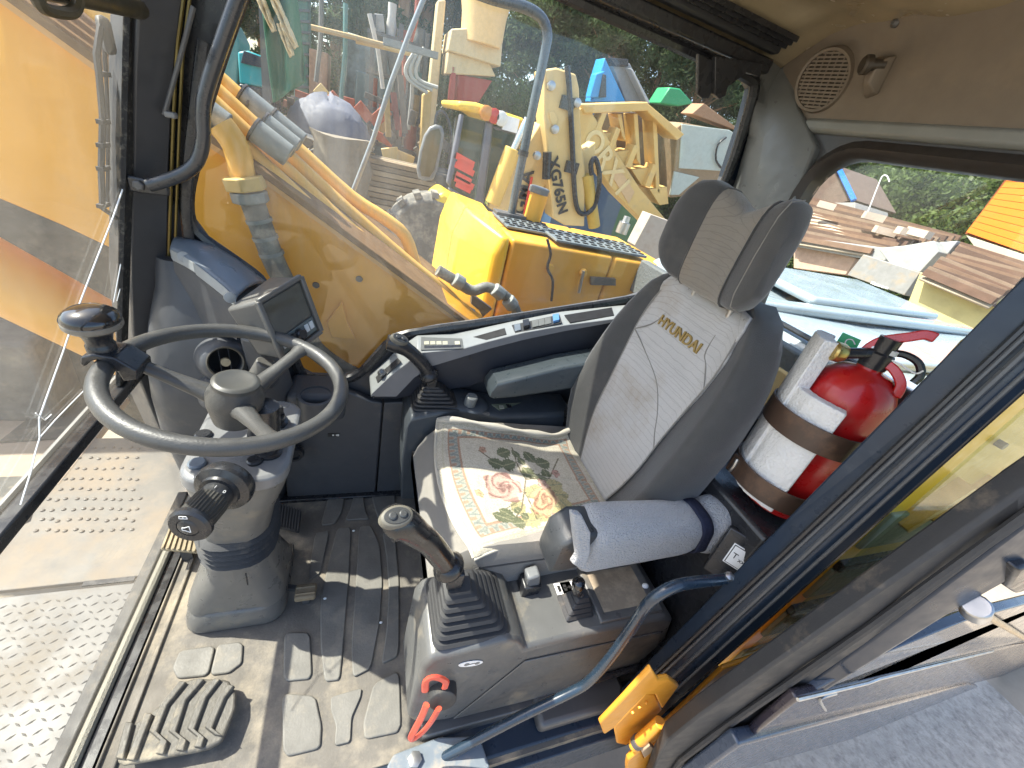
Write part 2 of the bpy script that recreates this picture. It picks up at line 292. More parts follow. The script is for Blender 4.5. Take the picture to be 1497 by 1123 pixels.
# roof
hl = mat('headliner_film', (0.32, 0.26, 0.165), 0.22, var=0.2, scale=5, coat=0.35, bump=0.25, bscale=7)
def rf(u, v):
    x = -1.19 + u * 1.52; y = -1.27 + v * 0.98; e = min(1, 5 * min(v, 1 - v) + .0); b = 1 - (1 - min(1, v * 4)) ** 2
    z = 1.755 + 0.075 * b + 0.012 * mnoise.noise(V(x * 5, y * 7, 1)) + 0.006 * mnoise.noise(V(x * 17, y * 15, 4)) * b
    return V(x, y, z)
MB().grid(rf, 70, 50).build('headliner', hl, cab, solid=0.003)
MB().box((-0.43, -0.79, 1.90), (1.58, 1.10, 0.05)).build('roof_panel', yellow, cab, bevel=0.02)
MB().box((-0.47, -1.232, 1.735), (1.22, 0.05, 0.035)).build('roof_rail', satin, cab, bevel=0.006)
MB().box((-0.45, -1.205, 1.775), (1.24, 0.03, 0.03)).build('roof_rail_lip', black, cab, bevel=0.006)
for i in range(3):
    MB().box((-0.52, -1.178 + i * 0.014, 1.778 + i * 0.006), (1.1, 0.006, 0.012)).build('rail_groove', satin, cab)
def pxprism(P, y, th, name, m, parent, bevel=0.002):
    return MB().prism([Y(u, v, y) for u, v in P], (0, -th, 0)).build(name, m, parent, bevel=bevel)
pxprism([(1021, 78), (1020, 138), (1027, 144), (1036, 144), (1041, 134), (1047, 128), (1049, 92)], -1.20, 0.012, 'blind_hook', satin, cab)
pxprism([(1046, 82), (1045, 138), (1052, 145), (1061, 140), (1064, 128), (1092, 106), (1112, 112), (1116, 92)], -1.185, 0.016, 'blind_bracket', satin, cab)
# rear wall
tan = mat('rear_trim_tan', (0.160, 0.130, 0.098), 0.5, bump=0.05, bscale=500, dirt=(0.3, 0.22, 0.14), damt=0.15)
XR = -1.2
def ring(y0, y1, z0, z1, r, k=6): return [V(XR, p.x, p.y) for p in rrect((y0 + y1) / 2, (z0 + z1) / 2, 0, (y1 - y0) / 2, (z1 - z0) / 2, r, k)]
inn, outr = ring(-1.005, -0.40, 0.84, 1.572, 0.11), ring(-1.30, -0.355, 0.0, 1.61, 0.002)
o2 = lambda L, d: [p + V(d, 0, 0) for p in L]
mb = MB(); mb.loft([outr, inn, o2(inn, -0.05), o2(outr, -0.05)], caps=False); mb.build('rear_wall', charcoal, cab, bevel=0.004)
g1, g2, g3 = ring(-0.985, -0.415, 0.86, 1.557, 0.10), ring(-1.03, -0.375, 0.82, 1.598, 0.13), ring(-1.008, -0.395, 0.84, 1.577, 0.12)
mb = MB(); mb.loft([o2(g2, 0.004), o2(g3, 0.028), o2(g1, 0.015), o2(g1, -0.03)], caps=False); mb.build('rear_gasket', mat('rear_gasket', (0.035, 0.028, 0.024), 0.5), cab, angle=60)
MB().prism(o2(g1, -0.022), (-0.005, 0, 0)).build('rear_glass', glass('rear_glass', dust=0.07, dscale=5, refl=0.6), cab)
MB().loft([[V(XR + .008, y, 1.604), V(XR + .017, y, 1.612), V(XR + .017, y, 1.634), V(XR + .0, y, 1.645), V(XR - 0.03, y, 1.604)] for y in (-1.1, -.27)]).build('window_ledge', mat('ledge_grey', (0.20, 0.205, 0.19), 0.45), cab, bevel=0.004)
MB().loft([[V(XR + .006, y, 1.63), V(XR + .045, y, 1.80), V(XR + .085, y, 1.845), V(XR - .03, y, 1.86), V(XR - .03, y, 1.63)] for y in (-1.26, -.27)]).build('rear_header', tan, cab, bevel=0.006)
# rear pillar: three softly bent faces
rp = []
for v, a, b, c, d in ((50, 1124, 1134, 1150, 1160), (105, 1112, 1128, 1150, 1166), (150, 1100, 1122, 1152, 1174), (200, 1092, 1117, 1165, 1200), (260, 1076, 1108, 1148, 1178), (330, 1050, 1090, 1128, 1160), (420, 1012, 1064, 1098, 1130), (520, 965, 1025, 1058, 1090)):
    A, B, C, D = Y(a, v, -1.255), X(b, v, -1.155), X(c, v, -1.165), X(d, v, -1.178); z = A.z
    for q in (B, C, D): q.z = z
    rp.append([A, B, C, D, V(-1.21, D.y, z), V(-1.21, -1.27, z)])
MB().loft(rp).build('rear_pillar', mat('pillar_grey', (0.135, 0.14, 0.135), 0.36, dirt=(0.3, 0.25, 0.18), damt=0.12), cab, bevel=0.012, seg=3, angle=60)
# speaker in the rear header
hdn = V(0.17, 0, -0.039).normalized(); hdn = V(0.975, 0, -0.224)
h0 = V(XR + 0.0255, 0, 1.715)
spk = plane_pt(1205, 118, h0 + hdn * 0.006, hdn); spr = 0.064; spn = V(.94, .18, -.27).normalized(); spk = spk + spn * .006
sp = MB(); sp.lathe([(spr * 1.20, -0.035), (spr * 1.16, 0.0), (spr * 1.1, 0.008), (spr, 0.006), (spr, -0.006)], spk, spn, 40).build('speaker_rim', tan, cab)
MB().lathe([(spr * 0.99, -0.008), (spr * 0.99, -0.001)], spk, spn, 32).build('speaker_cone', mat('speaker_dark', (0.03, 0.022, 0.015), 0.7), cab)
ez = V(0, 0, 1); ez = (ez - spn * ez.dot(spn)).normalized(); ey = ez.cross(spn).normalized()
for i in range(-7, 8):
    h = i * spr / 7.6; w_ = math.sqrt(max(0, spr * spr - h * h)) * 0.98
    if w_ > 0.01: MB().beam(spk + ez * h - ey * w_ + spn * 0.002, spk + ez * h + ey * w_ + spn * 0.002, 0.0048, 0.004, spn).build('grille_slat', tan, cab)
for i in range(-3, 4):
    h = i * spr / 3.6; w_ = math.sqrt(max(0, spr * spr - h * h)) * 0.98
    MB().beam(spk + ey * h - ez * w_ + spn * 0.0005, spk + ey * h + ez * w_ + spn * 0.0005, 0.0035, 0.004, spn).build('grille_bar', tan, cab)
# coat hook
ey = V(0, 1, 0); ez = V(.224, 0, .975)
ck = plane_pt(1285, 105, h0 + hdn * 0.004, hdn); kh = plane_pt(1272, 95, h0 + hdn * 0.04, hdn)
MB().loft([[ck + ey * a * s + ez * b * s + hdn * h for a, b in ((-.02, .03), (.025, .03), (.02, -.045), (-.005, -.055), (-.02, -.02))] for s, h in ((1, -0.004), (.9, .012), (.5, .03))]).build('hook_base', tan, cab, bevel=0.003)
MB().lathe([(0.012, -0.03), (0.012, 0), (0.02, 0.002), (0.02, 0.014), (0.016, 0.018)], kh, (hdn - ey * 0.5), 20).build('hook_knob', mat('hook_dark', (0.05, 0.04, 0.03), 0.4), cab)
for u, v in ((1158, 45), (1308, 33)):
    q = plane_pt(u, v, h0 + hdn * 0.015, hdn); MB().lathe([(0.010, -0.02), (0.010, 0.0), (0.004, 0.006)], q, hdn, 12).build('screw', dsteel, cab)
# windscreen: raked upper pane, lower pane, bar between
wg = glass('windscreen_glass', dust=0.11, dscale=2.5, streak=(1, 1, 0.4), refl=0.45, dustcol=(0.8, 0.72, 0.6), lo=0.3, hi=0.75)
ws = thing('windscreen', 'cracked dusty front windscreen of the cab', 'windscreen', (0.57, -0.75, 0.05))
MB().prism([V(.585, -1.235, .62), V(.585, -.27, .62), V(.385, -.27, 1.72), V(.385, -1.235, 1.72)], (0.006, 0, 0)).build('upper_pane', wg, ws)
MB().prism([V(.565, -1.235, .03), V(.565, -.27, .03), V(.578, -.27, .60), V(.578, -1.235, .60)], (0.006, 0, 0)).build('lower_pane', wg, ws)
MB().beam(V(.580, -1.24, .612), V(.580, -.26, .612), 0.030, 0.030).build('middle_bar', satin, ws, bevel=0.004)
MB().beam(V(.598, -1.24, .618), V(.598, -.26, .618), 0.006, 0.034).build('bar_lip', grey, ws)
wp = lambda u, v: plane_pt(u, v, V(.582, 0, .62), V(1.10, 0, .20).normalized())
crack = mat('glass_crack', (0.85, 0.88, 0.86), 0.3)
lpp = lambda u, v: X(u, v, .562)
for L, r, fn in (([(190, 246), (165, 318), (140, 382), (112, 455), (92, 515), (72, 570), (57, 612)], .0016, wp), ([(57, 612), (58, 640), (52, 660), (45, 690), (30, 738)], .0014, lpp), ([(186, 342), (178, 378), (166, 442)], .0011, wp), ([(190, 385), (180, 405), (171, 440)], .0009, wp), ([(58, 640), (80, 615), (104, 590), (124, 570)], .0011, wp), ([(52, 604), (66, 614), (75, 606)], .0012, wp)):
    MB().tube([fn(*q) for q in L], r, 5).build('crack', crack, ws)
MB().beam(wp(196, -150), wp(177, 560), 0.010, 0.036, (0, 1, 0)).build('edge_seal', mat('dirty_seal', (0.016, 0.015, 0.014), 0.8, var=.3, dirt=(0.22, 0.2, 0.16), damt=0.34, dscale=70), ws)
# pull bar with loop handle on the upper pane
pb = thing('pull_bar', 'dark olive pull bar with loop handle across the windscreen top', 'bar', X(200, 10, .47))
olive = mat('olive_black', (0.055, 0.047, 0.028), 0.4)
a, b = X(-60, -52, .42), X(280, 31, .42)
MB().tube([a, b], 0.017, 12).build('bar', olive, pb); MB().box(b, (0.03, 0.02, 0.022)).build('end_block', olive, pb, bevel=0.004)
MB().tube([X(u, v, .40) for u, v in ((54, -12), (57, 4), (66, 13), (84, 18), (100, 19), (110, 14), (113, 0), (112, -14))], 0.0075, 8, sub=4).build('loop_handle', olive, pb)
# wiper outside the glass
wi = thing('wiper', 'black jointed windscreen wiper outside the dusty glass', 'wiper', X(172, 340, .62))
wq = lambda u, v: plane_pt(u, v, V(.612, 0, .62), V(1.10, 0, .20).normalized())
MB().tube([wq(u, v) for u, v in ((200, -60), (184, 20), (174, 100), (171, 200), (175, 345))], 0.0085, 6).build('blade', rubber, wi)
MB().tube([wq(u, v) for u, v in ((147, 40), (141, 80), (145, 110), (150, 170), (148, 250), (150, 305), (170, 318))], 0.0055, 6).build('arm', rubber, wi)
MB().tube([wq(u, v) for u, v in ((150, 36), (155, 110), (158, 180), (157, 300))], 0.0035, 6).build('arm_rod', rubber, wi)
MB().box(wq(155, 52), (0.02, 0.03, 0.06)).build('pivot', rubber, wi, bevel=0.01)
for v in (108, 178, 212, 246, 300):
    MB().box(wq(151, v), (0.012, 0.030, 0.008)).build('link', rubber, wi)
# grab bar on the front pillar
gb = thing('grab_bar', 'bent dark grab bar bolted to the front pillar beside the side window', 'grab bar', Y(213, 270, -1.17))
MB().tube([Y(u, v, -1.15) for u, v in ((375, -75), (347, 0), (318, 82), (301, 135), (297, 165), (297, 205), (288, 236), (268, 254), (236, 266), (218, 271))], 0.0135, 14, sub=5).build('tube', mat('grab_tube', (0.030, 0.033, 0.038), 0.3, coat=.3), gb)
q = Y(213, 271, -1.165)
MB().loft([[q + V(.03, 0, -.018), q + V(.03, 0, .018), q + V(-.045, 0, .013), q + V(-.045, 0, -.013)], [q + V(.03, .010, -.018), q + V(.03, .010, .018), q + V(-.045, .016, .013), q + V(-.045, .016, -.013)]]).build('flat_end', satin, gb, bevel=0.006)
MB().lathe([(0.011, 0), (0.011, .006), (.008, .008)], q + V(.008, .010, 0), (0, 1, 0), 6).build('bolt', dsteel, gb)
# ------------------------------------------------------------------ steering column and wheel
sc_ = thing('steering_column', 'grey plastic steering column with black bellows standing on the floor mat', 'steering column', (0.29, -0.83, 0.012))
colg = mat('column_grey', (0.135, 0.131, 0.122), 0.34, bump=0.03, bscale=600, dirt=(0.40, 0.33, 0.22), damt=0.24, dscale=8)
coltop = mat('column_top_grey', (0.165, 0.168, 0.172), 0.34, bump=0.03, bscale=600, dirt=(0.4, 0.34, 0.25), damt=0.1)
def rings(L): return [rrect((x0 + x1) / 2, (y0 + y1) / 2, z, (x1 - x0) / 2, (y1 - y0) / 2, r, 5) for z, x0, x1, y0, y1, r in L]
MB().loft(rings([(0.012, .185, .442, -.97, -.742, .05), (.05, .186, .438, -.97, -.738, .06), (.09, .188, .425, -.97, -.742, .07), (.10, .192, .420, -.965, -.752, .07)])).build('foot', colg, sc_, bevel=0.006, angle=50)
MB().loft(rings([(.09, .184, .430, -.968, -.750, .05), (.12, .186, .424, -.966, -.748, .06), (.20, .196, .392, -.945, -.745, .075), (.25, .203, .372, -.935, -.742, .08), (.31, .206, .362, -.93, -.740, .075)])).build('lower_cover', colg, sc_, angle=50)
b = MB(); rr = []
for i in range(11):
    z = .31 + i * .010; k = .010 if i % 2 else -.002; rr.append((z, .203 - k, .362 + k, -.932 - k, -.738 + k, .075))
b.loft(rings(rr)); b.build('bellows', rubber, sc_, angle=20)
MB().loft(rings([(.408, .203, .353, -.93, -.742, .06), (.46, .194, .346, -.94, -.735, .06), (.52, .178, .341, -.955, -.720, .06), (.59, .155, .339, -.975, -.705, .06), (.640, .142, .341, -.985, -.698, .055)])).build('upper_cover', colg, sc_, angle=50)
ct = MB().loft(rings([(.640, .140, .343, -.987, -.696, .055), (.668, .138, .341, -.985, -.700, .05), (.674, .146, .333, -.977, -.709, .045)])).build('top_plate', coltop, sc_, bevel=0.003)
for k in range(2): MB().box((.258 + .0, (-.702 if k == 0 else -.7375), (.645 if k == 0 else .26)), (.002, .004, .05)).build('seam', satin, sc_)
MB().lathe([(.035, .66), (.033, .72), (.030, .79)], (.238, -.805, 0), (-.06, 0, 1), 24).build('shaft', satin, sc_)
# round caps, knobs and the ignition switch on the top plate
for u, v, r, m in ((288, 676, .017, bluegrey), (297, 634, .017, satin), (372, 672, .016, satin)):
    MB().lathe([(r, .668), (r, .679), (r * .8, .682)], V(Z(u, v, .68).x, Z(u, v, .68).y, 0), (0, 0, 1), 20).build('cap', m, sc_)
for u, v in ((404, 612), (394, 655)):
    c = Z(u, v, .69); sw = MB().lathe([(.026, -.018), (.026, -.006), (.019, -.004), (.018, .012)], c, (-.1, .1, 1), 22).build('switch', satin, sc_)
    MB().box(c + V(0, 0, .022), (.034, .013, .022), Matrix.Rotation(.6, 3, 'Z')).build('switch_key', black, sw, bevel=0.003)
# lamp and wiper stalk with printed marks
A, B = V(.262, -.690, .650), Y(276, 770, -.575)
A = Y(326, 714, -.672); ax = (B - A).normalized(); Ln = (B - A).length
st = MB().lathe([(.052, -.02), (.055, -.006), (.052, .004), (.038, .010), (.036, .016)], A - ax * .0, ax, 30).build('stalk_collar', satin, sc_)
MB().lathe([(.027, 0), (.029, .02), (.0295, Ln * .38)], A, ax, 26).build('stalk', black, sc_)
k = MB(); n_ = 60
pr = []
for h in (Ln * .38, Ln * .86): pr.append([A + ax * h + (ax.orthogonal().normalized() * math.cos(t) + ax.cross(ax.orthogonal().normalized()) * math.sin(t)) * (.0315 if q % 2 else .0300) for q, t in enumerate([2 * math.pi * j / n_ for j in range(n_)])])
k.loft(pr); k.build('stalk_grip', mat('stalk_grip', (.035, .034, .03), .5), sc_, angle=10)
cp = MB().lathe([(.0315, Ln * .86), (.0365, Ln * .90), (.0365, Ln * .98), (.032, Ln * 1.03), (.019, Ln * 1.035), (.019, Ln * 1.02), (.015, Ln * 1.05), (.004, Ln * 1.06)], A, ax, 28).build('stalk_cap', satin, sc_)
e = A + ax * (Ln * 1.064); rt = V(-1, .05, .1); upv = V(0, -.2, 1)
rt = (rt - ax * rt.dot(ax)).normalized(); upv = ax.cross(rt)
if upv.z < 0: upv = -upv
hp = [(-.007, -.003), (-.003, -.003), (.006, -.007), (.006, .007), (-.003, .003), (-.007, .003)]
o_ = MB()
for i in range(len(hp)):
    p, q = hp[i], hp[(i + 1) % len(hp)]; o_.beam(e + rt * p[0] + upv * p[1], e + rt * q[0] + upv * q[1], .0012, .0008, ax)
o_.build('horn_mark', white, sc_)
e2 = A + ax * (Ln * 1.015) + upv * .024
o_ = MB()
for p, q in (((-.007, .0), (-.006, .005)), ((-.006, .005), (.006, .005)), ((.006, .005), (.007, 0)), ((-.007, 0), (.007, 0)), ((0, 0), (0, .006))):
    o_.beam(e2 + rt * p[0] + upv * p[1] + ax * .004, e2 + rt * q[0] + upv * q[1] + ax * .004, .0011, .0008, ax)
o_.build('wiper_mark', white, sc_)
sd = (EYE - A).normalized(); sd = (sd - ax * sd.dot(ax)).normalized()
t_ = ax.cross(sd)
for s_, off in (('0', -.006), ('I', .012)):
    text(s_, .010, A + ax * (Ln * .30) + sd * .0298 + t_ * off, -t_ if (-t_).x < 0 else t_, -ax, white, sc_, 'stalk_mark', .0004)
# wheel
WC, WN = V(.234, -.803, .856), V(-.126, .010, 1).normalized()
wu = V(0, 1, 0).cross(WN).normalized(); wv = WN.cross(wu)
leather = mat('wheel_rubber', (.060, .060, .058), .40, bump=.12, bscale=260, dirt=(.3, .27, .22), damt=.1, dscale=8)
wh = MB()
pts = [WC + (wu * math.cos(t) + wv * math.sin(t)) * .2 for t in [2 * math.pi * k / 72 for k in range(72)]]
wh.tube(pts, .0158, 16, closed=True, up=WN).build('steering_wheel', leather, sc_, angle=60)
wheel = bpy.data.objects['steering_wheel']
def wpt(u, v, h=0): return plane_pt(u, v, WC + WN * h, WN)
hubm = MB().lathe([(.012, -.115), (.040, -.105), (.052, -.06), (.053, -.035), (.044, -.018), (.043, -.012), (.040, -.010)], WC, WN, 34).build('hub', leather, wheel)
MB().lathe([(.043, -.012), (.043, -.004), (.038, .000), (.034, .001), (.030, -.0005), (.002, -.0005)], WC, WN, 34).build('hub_cap', mat('hub_cap', (.055, .055, .05), .45), wheel)
for u, v in ((200, 527), (447, 508), (395, 640)):
    e = wpt(u, v); d = (e - WC); d = d.normalized(); e = WC + d * .192
    s_ = MB(); rg = []; sdv = d.cross(WN)
    for t, wd, hh, th in ((.03, .028, -.052, .020), (.07, .019, -.040, .016), (.12, .015, -.024, .012), (.165, .015, -.008, .010), (.192, .021, 0, .011)):
        c = WC + d * t + WN * hh; rg.append([c + sdv * math.cos(a) * wd + WN * math.sin(a) * th for a in [2 * math.pi * j / 12 for j in range(12)]])
    s_.loft(rg); s_.build('spoke', leather, wheel, angle=60)
# spinner knob clamped on the rim
kb = wpt(158, 527); kd = (kb - WC).normalized(); kb = WC + kd * .2
kt = kd.cross(WN)
kn = thing('spinner_knob', 'glossy black spinner knob clamped on the steering wheel rim', 'knob', kb)
cl = []
for t in (-.028, .028):
    cl.append([kb + kt * t + kd * a + WN * h for a, h in ((-.05, .006), (-.05, -.014), (-.028, -.022), (-.022, -.004), (-.012, .014), (.004, .0175), (.018, .010), (.024, -.002), (.031, .002), (.028, .018), (.010, .028), (-.02, .028))])
MB().loft(cl).build('clamp', satin, kn, bevel=.003)
kax = V(0, .04, 1)
MB().lathe([(.021, .022), (.021, .036), (.019, .038), (.019, .045), (.0215, .056), (.029, .068), (.036, .074)], kb + V(.006, 0, 0), kax, 30).build('stem', satin, kn, angle=60)
MB().lathe([(.0375, .072), (.0405, .076), (.0405, .084), (.039, .086)], kb + V(.006, 0, 0), kax, 34).build('collar', mat('knob_collar', (.16, .15, .13), .35), kn)
MB().lathe([(.0395, .084), (.0405, .089), (.037, .097), (.028, .104), (.014, .108), (.001, .109)], kb + V(.006, 0, 0), kax, 34).build('cap', mat('gloss_black', (.012, .012, .013), .1, coat=.6, var=.05), kn, angle=60)
# ------------------------------------------------------------------ pedals
pm = mat('pedal_rubber', (.10, .092, .078), .6, bump=.15, bscale=140, dirt=(.42, .36, .26), damt=.45, dscale=9)
tp = thing('travel_pedal', 'wide ribbed rubber foot pedal at the front corner of the floor', 'pedal', Z(250, 1060, .012))
PZ = .058
oc = [s7(*q) for q in ((452, 1060), (472, 985), (580, 908), (655, 850), (700, 790), (755, 772), (885, 778), (916, 830), (914, 890), (862, 1018), (800, 1050), (480, 1110), (456, 1098))]
MB().prism(chaikin([Z(u, v, PZ) for u, v in oc], 1), (0, 0, -.016)).build('plate', pm, tp, bevel=.006, seg=3)
for k, pp in enumerate(([(505, 950), (468, 1090)], [(580, 915), (510, 1095)], [(712, 792), (640, 880), (598, 985), (640, 1022), (622, 1072)], [(782, 782), (712, 862), (672, 985), (714, 1018), (700, 1058)], [(845, 782), (790, 852), (744, 975), (784, 1008), (770, 1046)], [(898, 806), (862, 852), (812, 970), (850, 1000)])):
    q = [Z(*s7(*a), PZ + .001) for a in pp]; mb = MB()
    dv = V(-.011, .004, 0); rg = [[a - dv, a + dv, a + dv * .6 + V(0, 0, .010), a - dv * .6 + V(0, 0, .010)] for a in q]
    mb.loft(rg); mb.build('rib', pm, tp, bevel=.002)
MB().box(Z(250, 1060, .03), (.10, .06, .035)).build('pivot_block', dsteel, tp, bevel=.004)
bp = thing('brake_pedal', 'small dusty ribbed brake pedal beside the foot of the steering column', 'pedal', Z(448, 870, .02))
tanr = mat('dusty_pad', (.22, .17, .105), .7, dirt=(.45, .36, .22), damt=.4, dscale=20)
c = Z(447, 866, .065); MB().box(c, (.060, .048, .022)).build('pad', tanr, bp, bevel=.006)
for k in range(2): MB().box(c + V(0, -.010 + k * .02, .012), (.056, .006, .006)).build('rib', tanr, bp, bevel=.002)
MB().beam(c + V(.02, -.02, -.01), V(c.x + .07, c.y - .05, .03), .014, .014).build('arm', dsteel, bp)
MB().beam(c + V(0, 0, -.01), V(c.x, c.y, .016), .02, .02, (1, 0, 0)).build('stop', dsteel, bp)
def slatpad(name, lab, quad, z, n, m, slope=0):
    P = [Z(u, v, z) for u, v in quad]; P[0].z += slope; P[1].z += slope
    c = sum(P, Vector()) / 4; t = thing(name, lab, 'pedal', V(c.x, c.y, .013))
    MB().prism(P, (0, 0, -.012)).build('plate', m, t, bevel=.004)
    for i in range(n):
        a = (i + .5) / n; p = P[0].lerp(P[1], a) + V(0, 0, .003); q = P[3].lerp(P[2], a) + V(0, 0, .003)
        MB().beam(p, q, .004, .006).build('rib', m, t)
    mb = MB(); mb.beam(c - V(0, 0, .008), V(c.x, c.y, .012), .03, .03, (1, 0, 0)); mb.build('stand', dsteel, t)
    return t
slatpad('accelerator_pedal', 'black finely ribbed accelerator pedal behind the steering column', [(405, 740), (441, 752), (437, 778), (400, 768)], .05, 9, rubber, .02)
slatpad('clutch_pedal', 'worn ribbed pedal pad between the column and the brake pedal', [(398, 790), (430, 795), (428, 826), (402, 832)], .04, 8, pm)
slatpad('foot_rest', 'sandy ribbed footrest plate against the windscreen sill', [(247, 770), (300, 776), (296, 808), (234, 802)], .10, 8, mat('sandy_ribs', (.27, .22, .14), .75, dirt=(.5, .4, .26), damt=.5, dscale=14))
# ------------------------------------------------------------------ corner dash on the side wall
ds = thing('corner_dash', 'charcoal corner dashboard with round air vent below the side window', 'dashboard', (0.33, -1.15, 0.01))
dz = lambda a, b: (230 + a / 3.873, 330 + b / 3.873)
def poly(P, th, name, m, bevel=.003, parent=None): return MB().prism(P, th).build(name, m, parent or ds, bevel=bevel)
# main body: rounded upright housing, lofted upward
rg = []
for z, x0, x1, y1 in ((.02, .25, .55, -1.17), (.22, .24, .56, -1.14), (.42, .20, .56, -1.10), (.56, .19, .555, -1.09), (.66, .21, .55, -1.10), (.76, .25, .535, -1.125), (.86, .31, .515, -1.16), (.94, .40, .50, -1.20)):
    pr = rrect((x0 + x1) / 2, -1.27, z, (x1 - x0) / 2, y1 + 1.27, .10, 6); rg.append([p for p in pr if p.y >= -1.2705])
MB().loft(rg).build('housing', charcoal, ds, angle=60)
oe = [Y(u, v, y) for u, v, y in ((262, 349, -1.252), (285, 352, -1.252), (315, 362, -1.252), (345, 380, -1.25), (368, 397, -1.245), (388, 414, -1.235))]
ie = [Y(u, v, y) for u, v, y in ((250, 366, -1.19), (268, 375, -1.165), (284, 385, -1.145), (306, 402, -1.118), (326, 418, -1.095), (345, 436, -1.07))]
MB().grid(lambda a, b: (lambda k, f: oe[k].lerp(oe[k + 1], f).lerp(ie[k].lerp(ie[k + 1], f), b) + V(0, 0, .012 * math.sin(math.pi * b)))(min(4, int(a * 5)), a * 5 - min(4, int(a * 5))), 26, 9).build('top_cover', bluegrey, ds, solid=.008, angle=70)
for A, B in ((0, 2), (2, 5)):
    seg_ = ie[A:B + 1]; MB().loft([[p + V(0, .004, .004), p + V(-.003, .010, -.022 - .004 * (A > 0)), p + V(.006, -.008, -.024), p + V(.006, -.008, .0)] for p in seg_]).build('trim_strip', lgrey, ds, bevel=.002)
MB().loft([[p + V(0, 0, -.02), q + V(0, 0, -.02), V(q.x, q.y, .80), V(p.x + .01, p.y, .80)] for p, q in zip(ie, oe)]).build('cover_body', charcoal, ds, angle=50)
for a, b, y in ((150, 178, -1.164), (412, 408, -1.066)):
    c = Y(*dz(a, b), y); MB().lathe([(.013, -.004), (.013, .002), (.010, .003)], c, (-.5, 1, .2), 20).build('plug', lgrey, ds)
# round air vent
vc = Y(*dz(385, 770), -1.075); va = V(-.35, .9, .35).normalized()
vb = MB().lathe([(.064, -.06), (.060, -.02), (.050, .006), (.042, .010), (.038, .004), (.036, -.035)], vc, va, 34, caps=False).build('air_vent', charcoal, ds, angle=60)
MB().lathe([(.040, .006), (.043, .0105), (.040, .0125), (.037, .009), (.040, .006)], vc, va, 34, caps=False).build('vent_ring', mat('vent_ring', (.10, .09, .07), .4), vb)
MB().lathe([(.036, -.045), (.036, -.033)], vc, va, 30).build('vent_depth', mat('vent_black', (.008, .008, .008), .8), vb)
vs = va.cross(V(0, 0, 1)).normalized(); vt = va.cross(vs)
for k in (-1, 1): MB().beam(vc - va * .006 + vs * .011 * k - vt * .034, vc - va * .006 + vs * .011 * k + vt * .034, .010, .002, vs).build('vane', satin, vb)
MB().tube([vc - va * .005, vc + va * .012], .011, 12).build('vent_tab', mat('cream_tab', (.36, .30, .19), .5), vb)
MB().lathe([(.05, -.05), (.047, 0), (.03, .01), (.001, .012)], Y(*dz(345, 905), -1.07), V(-.1, .3, 1), 24).build('dome', charcoal, ds, angle=60)
# knob cylinder beside the monitor foot
c1, c2 = Y(*dz(545, 900), -1.0), Y(*dz(620, 775), -1.0)
MB().tube([c1, c1.lerp(c2, .35)], .014, 16).build('knob_stem', steel, ds); MB().tube([c1.lerp(c2, .3), c2], .024, 20).build('knob', mat('knob_grey', (.10, .097, .09), .5), ds, bevel=.003)
# lower side panels, cup holder
lw = thing('lower_side_panel', 'charcoal lower side panel with cup holder under the side window', 'panel', (0.03, -1.24, 0.01))
MB().prism([V(.245, -1.255, .02), V(.245, -1.255, .50), V(.16, -1.255, .545), V(.05, -1.255, .545), V(-.04, -1.255, .50), V(-.085, -1.255, .49), V(-.085, -1.255, .02)], (0, .030, 0)).build('panel', charcoal, lw, bevel=.006)
MB().prism([V(-.090, -1.255, .02), V(-.090, -1.255, .49), V(-.23, -1.255, .50), V(-.23, -1.255, .02)], (0, .028, 0)).build('panel', charcoal, lw, bevel=.004)
MB().box((.02, -1.23, .012), (.55, .05, .022)).build('kick_strip', satin, lw, bevel=.004)
cc = Y(462, 578, -1.13); MB().lathe([(.05, -.10), (.055, -.01), (.053, .002), (.044, .003), (.040, -.02), (.038, -.08), (.001, -.081)], cc, (0, .05, 1), 32).build('cup_holder', charcoal, lw)
MB().box(cc + V(0, -.06, -.05), (.17, .14, .10)).build('cup_shelf', charcoal, lw, bevel=.02, seg=3)
q = Y(488, 636, -1.224); MB().box(q, (.040, .002, .016)).build('sticker', blackprint, lw)
for dx in (-.010, .002): MB().box(q + V(dx, .0015, 0), (.006, .001, .006)).build('sticker_mark', white, lw)
MB().box(q + V(-.014, .0015, 0), (.008, .001, .009)).build('sticker_mark', white, lw)
kc = Y(430, 660, -1.20); MB().lathe([(.03, 0), (.03, .02), (.024, .03), (.015, .03), (.012, .02)], kc, (-.3, 1, .1), 24).build('round_socket', satin, lw)
# ------------------------------------------------------------------ monitor
mn = thing('monitor', 'angular grey display monitor mounted on the corner dashboard', 'monitor', Y(395, 520, -1.05))
TL, TR, BR, BL = Y(374, 441, -1.005), Y(437, 404, -1.105), Y(467, 484, -1.085), Y(412, 526, -.985)
BTL, BTR, BBR, BBL = Y(329, 452, -1.045), Y(395, 404, -1.16), TR.lerp(BR, .9) + V(.09, -.04, -.02), Y(377, 520, -1.03)
mcol = mat('monitor_grey', (.115, .112, .105), .40, bump=.04, bscale=500, dirt=(.3, .26, .2), damt=.12)
MB().add([TL, TR, BR, BL, BTL, BTR, BBR, BBL], [(0, 1, 2, 3), (7, 6, 5, 4), (0, 4, 5, 1), (1, 5, 6, 2), (2, 6, 7, 3), (3, 7, 4, 0)]).build('housing', mcol, mn, bevel=.008, seg=3)
fn_ = (TR - TL).cross(BL - TL).normalized(); fn_ = fn_ if fn_.dot(EYE - TL) > 0 else -fn_
def fp(a, b, h=0): return TL.lerp(TR, a).lerp(BL.lerp(BR, a), b) + fn_ * h
fr = MB(); o4 = [fp(.0, .0, .006), fp(1, 0, .006), fp(1, 1, .006), fp(0, 1, .006)]
